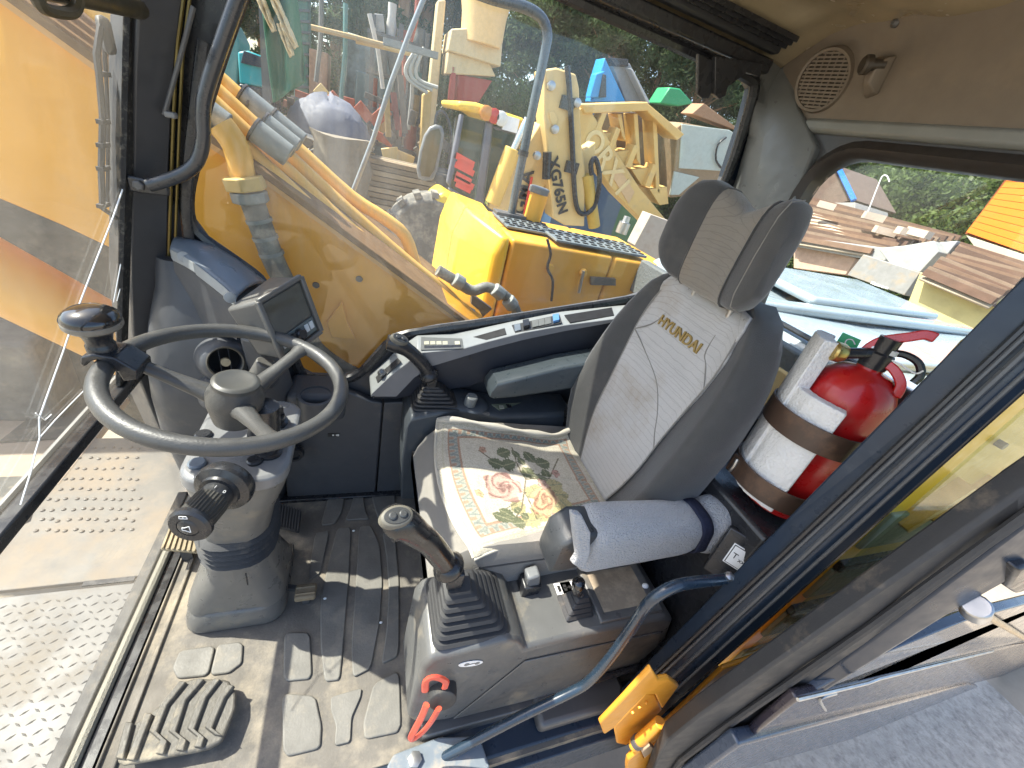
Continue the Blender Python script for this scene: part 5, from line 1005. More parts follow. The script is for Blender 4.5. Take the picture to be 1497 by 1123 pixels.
# elbow and thick hoses on the near side
MB().tube([Y(u, v, -1.47) for u, v in ((322, 182), (345, 215), (356, 262))], .034, 14, sub=4).build('elbow', pipecol, bo, angle=60)
MB().tube([Y(355, 258, -1.455), Y(362, 278, -1.455)], .056, 6).build('nut', mat('nut_yellow', (.55, .38, .12), .5), bo, bevel=.004); MB().tube([Y(363, 280, -1.455), Y(368, 296, -1.455)], .050, 8).build('collar', clm, bo, bevel=.004)
MB().tube([Y(u, v, -1.45) for u, v in ((368, 292), (385, 340), (402, 385), (425, 430), (445, 475), (460, 510), (500, 540), (545, 560))], .034, 14, sub=5).build('hose', hose, bo, angle=60)
for v_, u_ in ((320, 378), (345, 387), (368, 396)): MB().tube([Y(u_, v_, -1.45), Y(u_ + 2, v_ + 5, -1.45)], .037, 14).build('hose_band', clm, bo)
MB().prism([Y(u, v, -1.49) for u, v in ((478, 470), (500, 440), (508, 470), (520, 495), (485, 492))], (0, .012, 0)).build('lug', orange, bo, bevel=.003)
for u, v in ((462, 417), (525, 408)): MB().lathe([(.012, 0), (.010, .004)], Y(u, v, -1.497), (0, 1, 0), 12).build('plug', dsteel, bo)
# hose bundle at the boom foot
hb = thing('hose_bundle', 'grey hoses and couplings at the boom foot outside the side window', 'hoses', Y(700, 470, -1.75))
MB().tube([Y(u, v, -1.72) for u, v in ((640, 395), (665, 410), (690, 425), (712, 420), (735, 430), (752, 448), (758, 470))], .024, 12, sub=5).build('hose', hose, hb, angle=60)
for (u, v), (u2, v2), r in (((664, 408), (676, 416), .033), ((722, 422), (734, 432), .032), ((742, 438), (750, 448), .034), ((650, 438), (664, 448), .036), ((676, 455), (690, 462), .034)):
    MB().tube([Y(u, v, -1.70), Y(u2, v2, -1.70)], r, 10).build('coupling', clm, hb, bevel=.004)
MB().tube([Y(u, v, -1.70) for u, v in ((620, 418), (655, 442), (700, 468), (720, 480))], .022, 12, sub=4).build('hose', pipecol, hb, angle=60)
MB().prism([Y(u, v, -1.78) for u, v in ((690, 430), (720, 452), (700, 470), (735, 470), (760, 455), (790, 470), (790, 560), (680, 540))], (0, -.03, 0)).build('bracket', dsteel, hb, bevel=.004)
# lift cylinder under the boom
lcv = thing('lift_cylinder', 'orange boom lift cylinder seen low through the windscreen', 'cylinder', Y(150, 500, -1.62))
c_a, c_b = Y(-260, 270, -1.62), Y(205, 512, -1.62)
MB().tube([c_a, c_b], .105, 28).build('barrel', orange, lcv, angle=60); MB().tube([c_b, c_b + (c_b - c_a).normalized() * .5], .05, 18).build('rod', steel, lcv); MB().tube([c_b - (c_b - c_a).normalized() * .06, c_b], .115, 24).build('gland', orange, lcv, bevel=.004)
# ------------------------------------------------------------------ tank box with steps, filler and rail
tk = thing('tank_box', 'yellow tank housing with black tread steps beside the boom foot', 'tank', (-1.1, -2.4, .0))
near = [(745, 347), (728, 462)]
xA, xB, zT = -.735, -1.75, .948
tky = mat('tank_orange', (.70, .34, .035), .45, var=.2, scale=2.2, dirt=(.40, .26, .13), damt=.34, dscale=3)
MB().box(((xA + -1.385) / 2, -2.45, .42), (xA + 1.385 - .006, .70, 1.05)).build('side_panel', tky, tk, bevel=.02, seg=3); MB().box((-1.60, -2.45, .42), (.42, .70, 1.048)).build('side_panel', tky, tk, bevel=.02, seg=3)
nose = [Y(697, 308, -2.30), Y(742, 345, -2.09), Y(726, 462, -2.09), Y(668, 430, -2.30)]
nf = [V(-.50, -2.80, 1.02), V(-.55, -2.32, 1.0), V(-.69, -2.10, .945), V(-.73, -2.10, .945), V(-.73, -2.80, .985)]
nb = [V(-.42, -2.80, -.1), V(-.46, -2.30, -.1), V(-.66, -2.10, -.1), V(-.73, -2.10, -.1), V(-.73, -2.80, -.1)]
nm = [V(-.455, -2.80, .86), V(-.495, -2.31, .84), V(-.66, -2.095, .84), V(-.73, -2.095, .84), V(-.73, -2.80, .86)]
MB().loft([nf, nm, nb]).build('nose', mat('tank_yellow', (.80, .48, .035), .38, var=.08, coat=.2, dirt=(.5, .38, .18), damt=.12), tk, bevel=.02, seg=3)
def tread(x0, x1, y0, y1, z, nx, ny):
    t = MB().box(((x0 + x1) / 2, (y0 + y1) / 2, z), (abs(x1 - x0), abs(y1 - y0), .014)).build('tread_plate', mat('tread_dark', (.13, .155, .165), .5, dirt=(.38, .36, .3), damt=.25, dscale=16), tk, bevel=.003)
    h = MB()
    for i in range(nx):
        for j in range(ny): h.box((x0 + (x1 - x0) * (i + .5 + .25 * (j % 2)) / nx, y0 + (y1 - y0) * (j + .5) / ny, z + .009), (.030, .020, .006))
    h.build('tread_cleats', mat('cleat_black', (.02, .02, .02), .6), t, kind='stuff')
tread(-.76, -1.10, -2.66, -2.30, .962, 7, 6); tread(-1.0, -1.62, -2.42, -2.12, .972, 11, 5)
MB().lathe([(.055, 0), (.058, .14), (.058, .22)], Y(778, 318, -2.62) - V(0, 0, .05), (-.05, 0, 1), 24).build('filler_neck', yellow, tk)
MB().lathe([(.066, 0), (.066, .035), (.05, .04)], Y(787, 283, -2.62), (-.05, 0, 1), 12).build('filler_cap', mat('cap_grey', (.14, .15, .15), .5), tk, bevel=.003)
fcx = Y(912, 330, -2.5); MB().lathe([(.04, -.05), (.04, .02), (.025, .025), (.022, .06)], fcx, (-.05, 0, 1), 16).build('vent_cap', steel, tk)
for u, v in ((804, 392), (852, 398)):
    c = Y(u, v, -2.095); MB().lathe([(.025, 0), (.02, .02), (.01, .022)], c, (0, 1, 0), 16).build('boss', yellow, tk)
MB().tube([Y(u, v, -2.075) for u, v in ((800, 350), (805, 372), (800, 392), (808, 410), (806, 440))], .008, 8, sub=3).build('wire', satin, tk); MB().tube([Y(u, v, -2.07) for u, v in ((853, 396), (850, 410), (846, 428))], .010, 8, sub=2).build('drain_tap', steel, tk)
pxq = [Y(u, v, -2.09) for u, v in ((862, 404), (898, 406), (898, 416), (862, 415))]; MB().prism(pxq, (0, .02, 0)).build('dark_bracket', dsteel, tk)
rl = thing('step_rail', 'blue black bent hand rail standing on the yellow tank housing', 'rail', Y(745, 312, -2.62))
MB().tube([Y(u, v, -2.62) for u, v in ((748, 312), (762, 240), (783, 140), (797, 75), (800, 48), (790, 25), (765, 10), (720, -2), (665, -22), (640, -24), (622, -8))], .026, 14, sub=4).build('tube', mat('rail_blue_black', (.055, .08, .10), .3, coat=.3, dirt=(.4, .4, .38), damt=.15), rl, angle=60)
MB().tube([Y(u, v, -2.62) for u, v in ((622, -8), (600, 45), (572, 120), (545, 205), (508, 300))], .012, 12).build('reflected_streak', mat('streak_pale', (.22, .26, .28), .4), rl)  # added pale tube stands in for a streak reflected in the side glass
MB().tube([Y(764, 228, -2.62), Y(766, 220, -2.62)], .032, 14).build('sleeve', satin, rl)
MB().box(Y(745, 314, -2.62), (.20, .10, .025)).build('foot', dsteel, rl, bevel=.004)
# ------------------------------------------------------------------ engine hood behind the rear window
hd = thing('engine_hood', 'dusty pale blue engine hood behind the rear window', 'hood', (-2.6, -1.5, .5))
hdm = mat('hood_blue_grey', (.30, .36, .39), .22, var=.12, scale=3, coat=.5, dirt=(.45, .45, .42), damt=.2, dscale=3)
top = [Z(u, v, 1.0) for u, v in ((1120, 470), (1172, 398), (1250, 412), (1300, 430), (1395, 492), (1450, 540), (1440, 640), (1200, 560))]
MB().prism([V(-1.7, -2.2, .98), V(-1.7, -.60, .98), V(-3.6, -.60, .93), V(-3.9, -1.2, 1.0), V(-3.9, -2.2, 1.04)], (0, 0, -.9)).build('cover', hdm, hd, bevel=.06, seg=4)
for y in (-2.05, -1.45, -.9): MB().beam(V(-1.75, y, .985), V(-3.8, y, 1.02), .10, .05).build('ridge', hdm, hd, bevel=.02, seg=3)
MB().prism([V(-2.3, -2.1, 1.02), V(-2.3, -1.5, 1.0), V(-3.5, -1.5, 1.03), V(-3.5, -2.1, 1.05)], (0, 0, .05)).build('raised_lid', hdm, hd, bevel=.025, seg=3)
MB().tube([V(-1.72, -2.1, .99), V(-1.72, -.4, .99)], .012, 8).build('front_bar', satin, hd)
MB().box((-1.60, -1.5, .86), (.06, 1.2, .20)).build('grille', mat('mesh_grey', (.10, .11, .11), .7, bump=.6, bscale=90, dirt=(.3, .3, .28), damt=.3), hd, bevel=.01)
MB().box((-1.58, -.75, .80), (.05, .5, .16)).build('pale_strip', palebeige, hd, bevel=.01)
fr_ = thing('chassis', 'excavator chassis side coloured dark as shade under its boom', 'chassis', (1.6, -2.4, -1.2))
MB().box((2.1, -2.75, .25), (2.6, .5, 1.9)).build('side_plate', mat('chassis_shade', (.055, .055, .05), .8, var=.3, dirt=(.22, .2, .16), damt=.4), fr_, bevel=.03)  # added dark box, its colour paints the shaded machine underside
MB().box((2.3, -2.42, -.22), (1.6, .3, .5)).build('step_box', mat('chassis_grey', (.13, .125, .115), .8, var=.3, dirt=(.3, .26, .2), damt=.4), fr_, bevel=.03)
MB().tube([V(1.2, -2.46, .75), V(2.6, -2.46, .95)], .03, 8).build('hose', hose, fr_)
eb = thing('engine_housing', 'yellow engine housing with pale louvre strips behind the quarter pane', 'housing', (-2.5, -.6, -.6))
MB().box((-2.45, -.50, .27), (1.9, .16, 1.96)).build('body', MATS['tank_yellow'], eb, bevel=.03, seg=3)
for z in (-.25, .05, .33, .62): MB().box((-2.30, -.415, z), (1.5, .02, .17)).build('panel', mat('louvre_green', (.22, .25, .19), .5, dirt=DUST, damt=.2), eb, bevel=.006)
for z in (.16, .44): MB().box((-2.30, -.410, z), (1.5, .03, .04)).build('rib', satin, eb, bevel=.005)
for x in (-1.62, -1.80, -1.98, -2.2): MB().beam(V(x, -.41, .66), V(x - .12, -.41, .84), .03, .07, (0, 1, 0)).build('slash_mark', yellow, eb)
# ------------------------------------------------------------------ backhoe loader beyond the tank
bl = thing('backhoe_loader', 'yellow backhoe loader with raised digging arm parked beyond the tank', 'loader', (-2.2, -6.4, -1.25))
lY = mat('loader_yellow', (.74, .46, .09), .5, var=.1, scale=3, dirt=(.45, .35, .2), damt=.25)
def bp(P, y, th, name, m, bv=.02, parent=None): return MB().prism([Y(u, v, y) for u, v in P], (0, -th, 0)).build(name, m, parent or bl, bevel=bv)
b2 = lambda a, b: (620 + a / 3.303, 80 + b / 3.303)
def bq(P, y, th, name, m, bv=.02, parent=None): return bp([b2(a, b) for a, b in P], y, th, name, m, bv, parent)
rf_ = bq([(160, 222), (250, 230), (490, 310), (480, 370), (330, 330), (280, 290), (165, 265)], -5.95, 1.5, 'roof', mat('roof_yellow', (.80, .52, .06), .45, dirt=(.5, .4, .2), damt=.15), .04)
for a, b, c in ((300, 282, (.6, .25, .05)), (337, 296, (.5, .03, .02)), (370, 308, (.7, .7, .65))):
    MB().lathe([(.085, -.02), (.085, .03), (.06, .045)], Y(*b2(a, b), -5.93), (0, 1, 0), 16).build('lamp', mat('lamp_%d' % a, c, .2), bl)
MB().box(Y(*b2(418, 336), -5.93), (.20, .04, .16)).build('number_lamp', white, bl)
gp_ = mat('cab_post_grey', (.13, .135, .16), .45)
bq([(300, 320), (335, 330), (285, 735), (245, 730)], -5.98, .12, 'cab_post', gp_); bq([(175, 285), (195, 290), (150, 560), (125, 640), (110, 620)], -5.98, .12, 'cab_post', gp_)
bq([(330, 345), (470, 380), (475, 395), (345, 362)], -5.98, .12, 'cab_rail', gp_); bq([(125, 640), (240, 720), (236, 740), (118, 655)], -5.98, .12, 'cab_rail', gp_)
bq([(182, 290), (302, 322), (250, 730), (128, 645)], -6.03, .02, 'door_glass', glass('loader_glass', tint=(.45, .58, .52), dust=.12, refl=1.2), 0); bq([(335, 350), (470, 390), (420, 640), (290, 735)], -6.03, .02, 'side_glass', MATS['loader_glass'], 0)
bq([(150, 300), (480, 380), (420, 700), (120, 640)], -7.3, .05, 'cab_back', mat('cab_inner', (.10, .12, .11), .6), .01)
rt = mat('red_sign_print', (.75, .08, .05), .5)
for a, b, s_ in ((195, 530, 0), (190, 618, 1)):
    for k in range(3):
        o = Y(*b2(a + (4 if k == 1 else 0), b - 22 + k * 22), -5.99); w_ = .27 - .05 * ((k + s_) % 2); MB().beam(o - V(w_ / 2, 0, w_ * .12), o + V(w_ / 2, 0, w_ * .12), .02, .075, (0, 0, 1)).build('red_sign', rt, bl)
bq([(40, 700), (95, 660), (220, 740), (235, 760), (200, 800), (110, 790), (60, 770)], -5.90, .7, 'fender', mat('fender_yellow', (.80, .58, .05), .4), .05)
bq([(100, 720), (200, 760), (180, 1000), (60, 1010), (80, 860)], -5.85, .4, 'side_frame', lY); bq([(85, 930), (130, 935), (120, 1010), (75, 1005)], -5.83, .03, 'decal', mat('decal_rust', (.45, .16, .06), .5))
tyre = mat('tyre_dusty', (.12, .115, .10), .8, bump=.5, bscale=30, dirt=(.38, .34, .27), damt=.5, dscale=5)
tcn = Y(*b2(20, 880), -6.1); w0 = MB().lathe([(.30, -.2), (.52, -.22), (.60, -.14), (.60, .14), (.52, .22), (.30, .2)], tcn, (0, 1, 0), 30).build('wheel', tyre, bl, bevel=.02)
for k in range(16):
    t = k * math.pi / 8; MB().box(tcn + V(math.cos(t) * .60, .08, math.sin(t) * .60), (.07, .26, .09), Matrix.Rotation(-t, 3, 'Y')).build('lug', tyre, w0)
# arms
ar1 = bq([(575, 75), (640, 62), (735, 95), (750, 160), (760, 420), (780, 560), (775, 830), (680, 825), (620, 790), (600, 500), (580, 300)], -5.75, .35, 'dipper_arm', palebeige, .02)
bq([(560, 330), (600, 330), (610, 480), (590, 620), (540, 780), (440, 800), (310, 740), (380, 600), (470, 480)], -5.95, .3, 'boom_arm', palebeige, .02)
bq([(760, 470), (830, 420), (825, 500), (800, 560), (760, 640)], -5.85, .25, 'arm_link', palebeige, .02)
for a, b in ((610, 150), (628, 360), (735, 232), (543, 486)): MB().lathe([(.055, 0), (.05, .05), (.02, .06)], Y(*b2(a, b), -5.74), (0, 1, 0), 14).build('pivot_pin', steel, bl)
for a, b in ((600, 110), (622, 310)): bq([(a - 18, b - 30), (a + 5, b - 38), (a + 25, b), (a + 8, b + 45), (a - 12, b + 10)], -5.735, .02, 'pivot_plate', palebeige, .005)
MB().tube([Y(*b2(a, b), -5.70) for a, b in ((690, 55), (700, 150), (715, 420), (725, 640), (740, 745), (775, 770), (820, 735), (845, 640), (845, 560), (825, 500), (805, 530), (810, 580))], .035, 8, sub=3).build('arm_hose', satin, bl, angle=60)
for a, b in ((692, 235), (712, 545)): MB().box(Y(*b2(a, b), -5.72), (.18, .06, .14)).build('hose_clip', satin, bl)
MB().tube([Y(*b2(330, 720), -5.80), Y(*b2(430, 455), -5.80)], .11, 16).build('cylinder', lY, bl, bevel=.01); MB().tube([Y(*b2(430, 460), -5.80), Y(*b2(500, 310), -5.80)], .05, 12).build('cylinder_rod', mat('chrome_rod', (.65, .66, .66), .2, metal=.9), bl)
MB().tube([Y(*b2(785, 580), -5.78), Y(*b2(822, 830), -5.78)], .09, 14).build('cylinder', mat('cyl_ochre', (.50, .33, .06), .45), bl)
MB().tube([Y(*b2(595, 470), -5.7), Y(*b2(590, 600), -5.7)], .06, 12).build('dark_rod', satin, bl)
def ltext(s, p0, p1, size, y, m, nm):
    a, b = Y(*b2(*p0), y), Y(*b2(*p1), y); d = (b - a); return text(s, size, (a + b) / 2, d, V(-d.z, 0, d.x) if False else V(0, 1, 0).cross(d), m, bl, nm, .006, bold=.006)
ltext('XG765N', (622, 515), (668, 755), .20, -5.735, blackprint, 'arm_lettering'); ltext('XGMA', (452, 815), (498, 585), .27, -5.93, blackprint, 'boom_lettering')
MB().tube([Y(*b2(482, 768), -5.93), Y(*b2(520, 590), -5.93)], .02, 6).build('red_line', rt, bl)
# mirror on its arm
mr = thing('side_mirror', 'tall rounded side mirror on a black arm beside the loader cab', 'mirror', Y(632, 262, -5.3))
MB().prism([Y(u, v, -5.3) for u, v in ((628, 186), (637, 182), (647, 184), (650, 195), (646, 220), (640, 250), (634, 263), (622, 266), (612, 262), (609, 248), (613, 222), (620, 198))], (0, -.06, 0)).build('shell', mat('mirror_shell', (.16, .165, .16), .4), mr, bevel=.03, seg=3)
MB().prism([Y(u, v, -5.285) for u, v in ((629, 191), (642, 188), (645, 198), (641, 222), (635, 248), (628, 259), (616, 257), (614, 246), (617, 222), (623, 200))], (0, -.01, 0)).build('mirror_glass', mat('mirror_dark', (.10, .12, .09), .08, metal=.6, var=.4, scale=3), mr)
MB().tube([Y(u, v, -5.35) for u, v in ((636, 184), (640, 165), (652, 168), (660, 200), (655, 240))], .02, 6, sub=3).build('arm', satin, mr)
# ------------------------------------------------------------------ screening machine (ribbed hopper) with blue conveyor behind
cr = thing('hopper_screen', 'pale yellow ribbed hopper machine leaning behind the loader arm', 'hopper', (-5.5, -8.6, -1.25))
b3 = lambda a, b: (850 + a / 2.314, b / 2.314)
def cq(P, y, th, name, m, bv=.02, parent=cr): return MB().prism([Y(*b3(a, b), y) for a, b in P], (0, -th, 0)).build(name, m, parent, bevel=bv)
py_ = mat('hopper_yellow', (.68, .45, .15), .55, var=.1, scale=2, dirt=(.42, .32, .2), damt=.3)
cq([(-10, 370), (20, 355), (110, 500), (200, 640), (300, 760), (330, 830), (260, 800), (120, 660), (-10, 480)], -7.9, .4, 'beam', py_)
cq([(0, 352), (225, 345), (235, 375), (10, 385)], -7.85, .5, 'top_beam', py_); cq([(220, 345), (350, 455), (325, 475), (225, 380)], -7.85, .5, 'top_beam', py_)
cq([(60, 380), (225, 380), (320, 475), (300, 660), (200, 640), (60, 440)], -8.6, .06, 'inner_wall', mat('hopper_inner', (.16, .11, .07), .8, dirt=(.3, .22, .15), damt=.4), .005)
for a, b, c, d in ((130, 385, 145, 440), (185, 385, 195, 520), (250, 400, 260, 620)): cq([(a - 8, b), (a + 6, b), (c + 6, d + 40), (c - 8, d + 20)], -8.0, .4, 'post', py_, .01)
for a, b in ((75, 370), (120, 430), (180, 490), (245, 555)): cq([(a, b), (a + 14, b + 8), (a - 12, b + 80), (a - 30, b + 75)], -7.88, .3, 'gusset', py_, .01)
for a, b in ((60, 455), (115, 515), (175, 575), (235, 640)): cq([(a - 5, b), (a + 55, b - 8), (a + 60, b + 50), (a + 30, b + 55)], -8.0, .5, 'step_plate', py_, .01)
for P in ([(325, 430), (345, 415), (530, 450), (545, 470), (500, 640), (420, 655), (300, 670), (315, 560)],): cq(P, -8.1, .8, 'box_end', mat('brown_steel', (.26, .18, .10), .7, dirt=(.4, .3, .2), damt=.4), .02)
cq([(340, 420), (500, 440), (535, 460), (490, 580), (330, 570)], -8.08, .05, 'pale_panel', mat('pale_green_panel', (.42, .47, .42), .5, dirt=(.4, .36, .28), damt=.25), .01); cq([(315, 580), (400, 600), (330, 660), (300, 660)], -8.06, .05, 'pale_panel', MATS['pale_green_panel'], .01)
MB().tube([Y(*b3(a, b), -8.03) for a, b in ((490, 465), (462, 490), (455, 540), (475, 570))], .02, 6, sub=3).build('wire', satin, cr)
cq([(375, 385), (415, 350), (530, 435), (520, 440), (400, 395)], -8.3, .4, 'rusty_chute', mat('rusty_chute', (.30, .17, .09), .7), .01)
o1, o2_ = Y(*b3(62, 515), -7.88), Y(*b3(108, 590), -7.88); text('ORX I', .5, (o1 + o2_) / 2, (o2_ - o1), V(0, 1, 0).cross(o2_ - o1), mat('pale_letter', (.72, .55, .26), .5), cr, 'pale_lettering', .01, bold=.01)
cq([(100, 590), (130, 570), (180, 650), (160, 690)], -7.88, .02, 'maker_plate', mat('maker_plate', (.62, .40, .2), .5), .003)
MB().prism([Y(*b3(a, b), -6.9) for a, b in ((180, 830), (235, 725), (330, 760), (320, 900), (250, 960))], (0, -.3, 0)).build('dusty_plate', mat('dusty_plate', (.40, .35, .29), .8, dirt=(.3, .2, .14), damt=.3), cr, bevel=.01)
bv_ = thing('blue_conveyor', 'bright blue steel conveyor head standing behind the ribbed hopper', 'conveyor', (-5.8, -11, -1.25))
blu = mat('bright_blue', (.03, .30, .62), .4, var=.1)
def vq(P, y, th, name, m, bv=.02): return MB().prism([Y(*b3(a, b), y) for a, b in P], (0, -th, 0)).build(name, m, bv_, bevel=bv)
vq([(80, 195), (150, 345), (110, 345), (40, 345), (60, 260)], -11, .5, 'side_plate', blu); vq([(30, 330), (50, 250), (80, 240), (60, 330)], -10.9, .3, 'bracket', blu); vq([(100, 205), (165, 215), (225, 345), (150, 345)], -11.2, .6, 'belt', mat('belt_grey', (.27, .28, .28), .6)); vq([(95, 195), (160, 200), (160, 225), (115, 225)], -11.1, .4, 'drum', satin)
vq([(165, 230), (175, 235), (235, 350), (222, 350)], -10.95, .3, 'rail', mat('rail_white', (.5, .5, .48), .5)); vq([(60, 330), (75, 250), (85, 255), (85, 330)], -10.85, .2, 'motor', satin)
MB().box((-5.8, -11.3, .6), (2.0, .8, 3.7)).build('frame', mat('frame_dark_blue', (.05, .1, .18), .6), bv_)
gn_ = thing('green_machine', 'small bright green machine part behind the hopper top', 'machine', (-7.2, -11, -1.25))
MB().prism([Y(*b3(a, b), -11) for a, b in ((265, 350), (300, 295), (335, 300), (380, 350), (330, 360))], (0, -.6, 0)).build('cover', mat('bright_green', (.03, .32, .12), .45), gn_, bevel=.03); MB().box((-7.3, -11.6, .2), (1.2, .8, 2.9)).build('frame', mat('frame_green', (.05, .16, .08), .6), gn_)
# ------------------------------------------------------------------ drilling rig with round head
dg = thing('drill_rig', 'cream drilling rig with round head and tall mast behind the loader', 'rig', (-1.5, -9, -1.25))
dm = mat('rig_cream', (.60, .47, .26), .55, var=.12, dirt=(.4, .32, .2), damt=.3)
hc = Y(708, 24, -9); MB().lathe([(.36, -.4), (.38, 0), (.44, .30), (.44, .5)], hc, (.05, 0, 1), 26).build('head', mat('rig_head', (.72, .50, .22), .5), dg, bevel=.02)
bx = lambda P, y, th, nm, m=dm: MB().prism([Y(u, v, y) for u, v in P], (0, -th, 0)).build(nm, m, dg, bevel=.02)
bx([(660, 42), (700, 40), (735, 62), (732, 98), (700, 88), (655, 74)], -8.8, .8, 'gearbox'); bx([(655, 75), (715, 90), (725, 112), (652, 108)], -8.9, .6, 'chuck'); bx([(640, 0), (652, 0), (640, 140), (618, 330), (600, 420), (590, 420), (612, 300), (628, 120)], -9.2, .3, 'mast')
bx([(618, 138), (632, 130), (622, 300), (610, 310)], -8.9, .2, 'mast_rail', mat('mast_ochre', (.5, .34, .12), .6)); bx([(660, 95), (668, 97), (664, 150), (655, 150)], -8.9, .1, 'strut', mat('rig_red', (.32, .04, .03), .6)); bx([(668, 108), (720, 118), (700, 150), (668, 148)], -9.0, .3, 'red_block', mat('rig_red', (.32, .04, .03), .6))
for k, u0 in enumerate((600, 592, 585)):
    MB().tube([Y(u0 + 20, 70 + k * 4, -8.8), Y(u0 + 8, 100, -8.8), Y(u0 + 14, 118, -8.8), Y(u0 + 40, 128 + k * 4, -8.8)], .03, 6, sub=4).build('hose', mat('pale_hose', (.4, .4, .36), .6), dg)
MB().tube([Y(598, 108, -8.9), Y(590, 200, -8.9)], .04, 6).build('chain', satin, dg); MB().box((-1.6, -9.5, -.4), (2.6, 1.2, 1.7)).build('chassis', mat('rig_dark', (.09, .085, .07), .7), dg, bevel=.05)
# ------------------------------------------------------------------ yard clutter seen past the boom
tl = thing('teal_machine', 'teal machine body with dark window behind green tarpaulin', 'machine', Y(372, 160, -7) - V(0, 0, 1.5))
def tq(P, y, th, nm, m, par, bv=.02): return MB().prism([Y(u, v, y) for u, v in P], (0, -th, 0)).build(nm, m, par, bevel=bv)
teal = mat('teal_paint', (.01, .30, .32), .4, var=.12)
tq([(347, 76), (362, 74), (388, 84), (391, 130), (350, 122)], -7, 1.2, 'body', teal, tl); tq([(356, 74), (384, 84), (386, 100), (352, 92)], -6.96, .1, 'window', mat('dark_window', (.01, .02, .04), .15), tl, .005); tq([(349, 122), (391, 131), (393, 170), (350, 160)], -6.98, 1.0, 'skirt', satin, tl)
tq([(385, 62), (398, 60), (402, 150), (388, 150)], -6.9, .2, 'post', dsteel, tl); tq([(335, 30), (350, 60), (346, 160), (335, 180), (322, 120)], -7.3, .6, 'stack', mat('teal_grey', (.12, .24, .22), .6, dirt=(.3, .32, .28), damt=.3), tl)
tp_ = thing('torn_tarpaulin', 'dark green tarpaulin with torn cream strips hanging on a frame', 'tarpaulin', Y(420, 200, -6.6) - V(0, 0, 1.6))
grn = mat('tarp_green', (.02, .13, .075), .6, var=.25, scale=2)
def sheet(P, y, nm, m, par, amp=.10, th=.012):
    q = [Y(u, v, y) for u, v in P]
    return MB().grid(lambda a, b: (q[0].lerp(q[1], a)).lerp(q[3].lerp(q[2], a), b) + V(0, amp * math.sin(a * 9 + b * 3) + .05 * mnoise.noise(V(a * 6, b * 6, 1)), 0), 24, 24).build(nm, m, par, solid=th, angle=80)
sheet([(378, -60), (430, -40), (446, 120), (400, 150)], -6.6, 'sheet', grn, tp_)
for P in ([(392, -5), (404, -8), (436, 68), (430, 72)], [(370, -12), (384, -10), (404, 45), (398, 47)], [(404, 35), (412, 34), (430, 80), (424, 84)]): sheet(P, -6.45, 'torn_strip', mat('tarp_cream', (.60, .48, .28), .7), tp_, .03)
MB().beam(Y(382, -60, -6.7), Y(392, 190, -6.7), .08, .08, (0, 1, 0)).build('frame_post', dsteel, tp_); MB().beam(Y(392, 190, -6.7), Y(392, 190, -6.7) - V(0, 0, 1.9), .08, .08, (0, 1, 0)).build('frame_post', dsteel, tp_)
hp2 = thing('covered_heap', 'blue grey tarpaulin covered heap with pale torn hem', 'heap', Y(480, 210, -7.6))
hcn = Y(482, 205, -7.9)
rg = []
for k in range(9):
    a = k / 8; r = math.cos(a * 1.45); rg.append([hcn + V(math.cos(t) * (.62 + .06 * mnoise.noise(V(math.cos(t) * 2, math.sin(t) * 2, 5))) * r, math.sin(t) * .6 * r, .58 * math.sin(a * 1.5) + .11 * mnoise.noise(V(math.cos(t) * 4, math.sin(t) * 4 + a * 5, 2))) for t in [2 * math.pi * j / 22 for j in range(22)]])
MB().loft(rg).build('cover', mat('tarp_blue_grey', (.13, .14, .175), .7, var=.2, scale=6), hp2, angle=80)
MB().tube([hcn + V(math.cos(t) * .64, math.sin(t) * .62, .02 + .03 * math.sin(t * 7)) for t in [2 * math.pi * j / 30 for j in range(30)]], .03, 7, closed=True).build('pale_hem', mat('hem_white', (.62, .6, .56), .8), hp2, angle=80)
sk = tag(MB().loft([[Y(500, 300, -7.4) + V(math.cos(t) * (.42 + .04 * math.sin(k * 2.0)), math.sin(t) * .4, .14 * k + .02 * math.sin(t * 3 + k)) for t in [2 * math.pi * j / 18 for j in range(18)]] for k in range(8)]).build('bulk_sack', mat('sack_beige', (.22, .19, .145), .85, var=.2, bump=.5, bscale=14), angle=80), 'beige bulk sack with creases standing under the covered heap', 'sack')
# timber stack
tmb = thing('timber_stack', 'weathered stack of planks between the heap and the loader', 'timber', Y(585, 330, -7.5) - V(0, 0, .2))
wood = [mat('plank_%d' % i, c, .8, var=.25, scale=5, streak=(1, 8, 8)) for i, c in enumerate(((.24, .18, .11), (.32, .25, .16), (.19, .15, .10)))]
for i in range(13):
    for j in range(3):
        c = Y(580, 338 - i * 8, -7.4); MB().box(c + V(random.uniform(-.08, .08), -.20 * j, 0), (random.uniform(.9, 1.15), .16, .065)).build('plank', wood[(i + j) % 3], tmb)
for i, (u, v, u2, v2, cl_) in enumerate(((432, 136, 472, 150, (.40, .10, .05)), (415, 150, 460, 170, (.30, .12, .07)), (425, 143, 425, 200, (.12, .09, .07)), (440, 150, 438, 210, (.14, .10, .08)), (405, 165, 408, 215, (.38, .14, .08)), (560, 60, 640, 82, (.22, .23, .22)), (585, 110, 592, 195, (.12, .1, .08)), (575, 135, 582, 190, (.20, .05, .04)), (565, 140, 568, 200, (.45, .3, .12)))):
    a, b = Y(u, v, -8.3), Y(u2, v2, -8.3); tag(MB().beam(a, b, .09, .12, (0, 1, 0)).build('scrap_beam', mat('scrap_%d' % i, cl_, .7, var=.25)), 'rusty scrap steel beam among the machines beyond the boom', 'beam', 'scrap beams in the yard')
jb = thing('scrap_bin', 'dark scrap bin full of old machine parts beyond the boom', 'bin', V(.3, -9.4, -1.25))
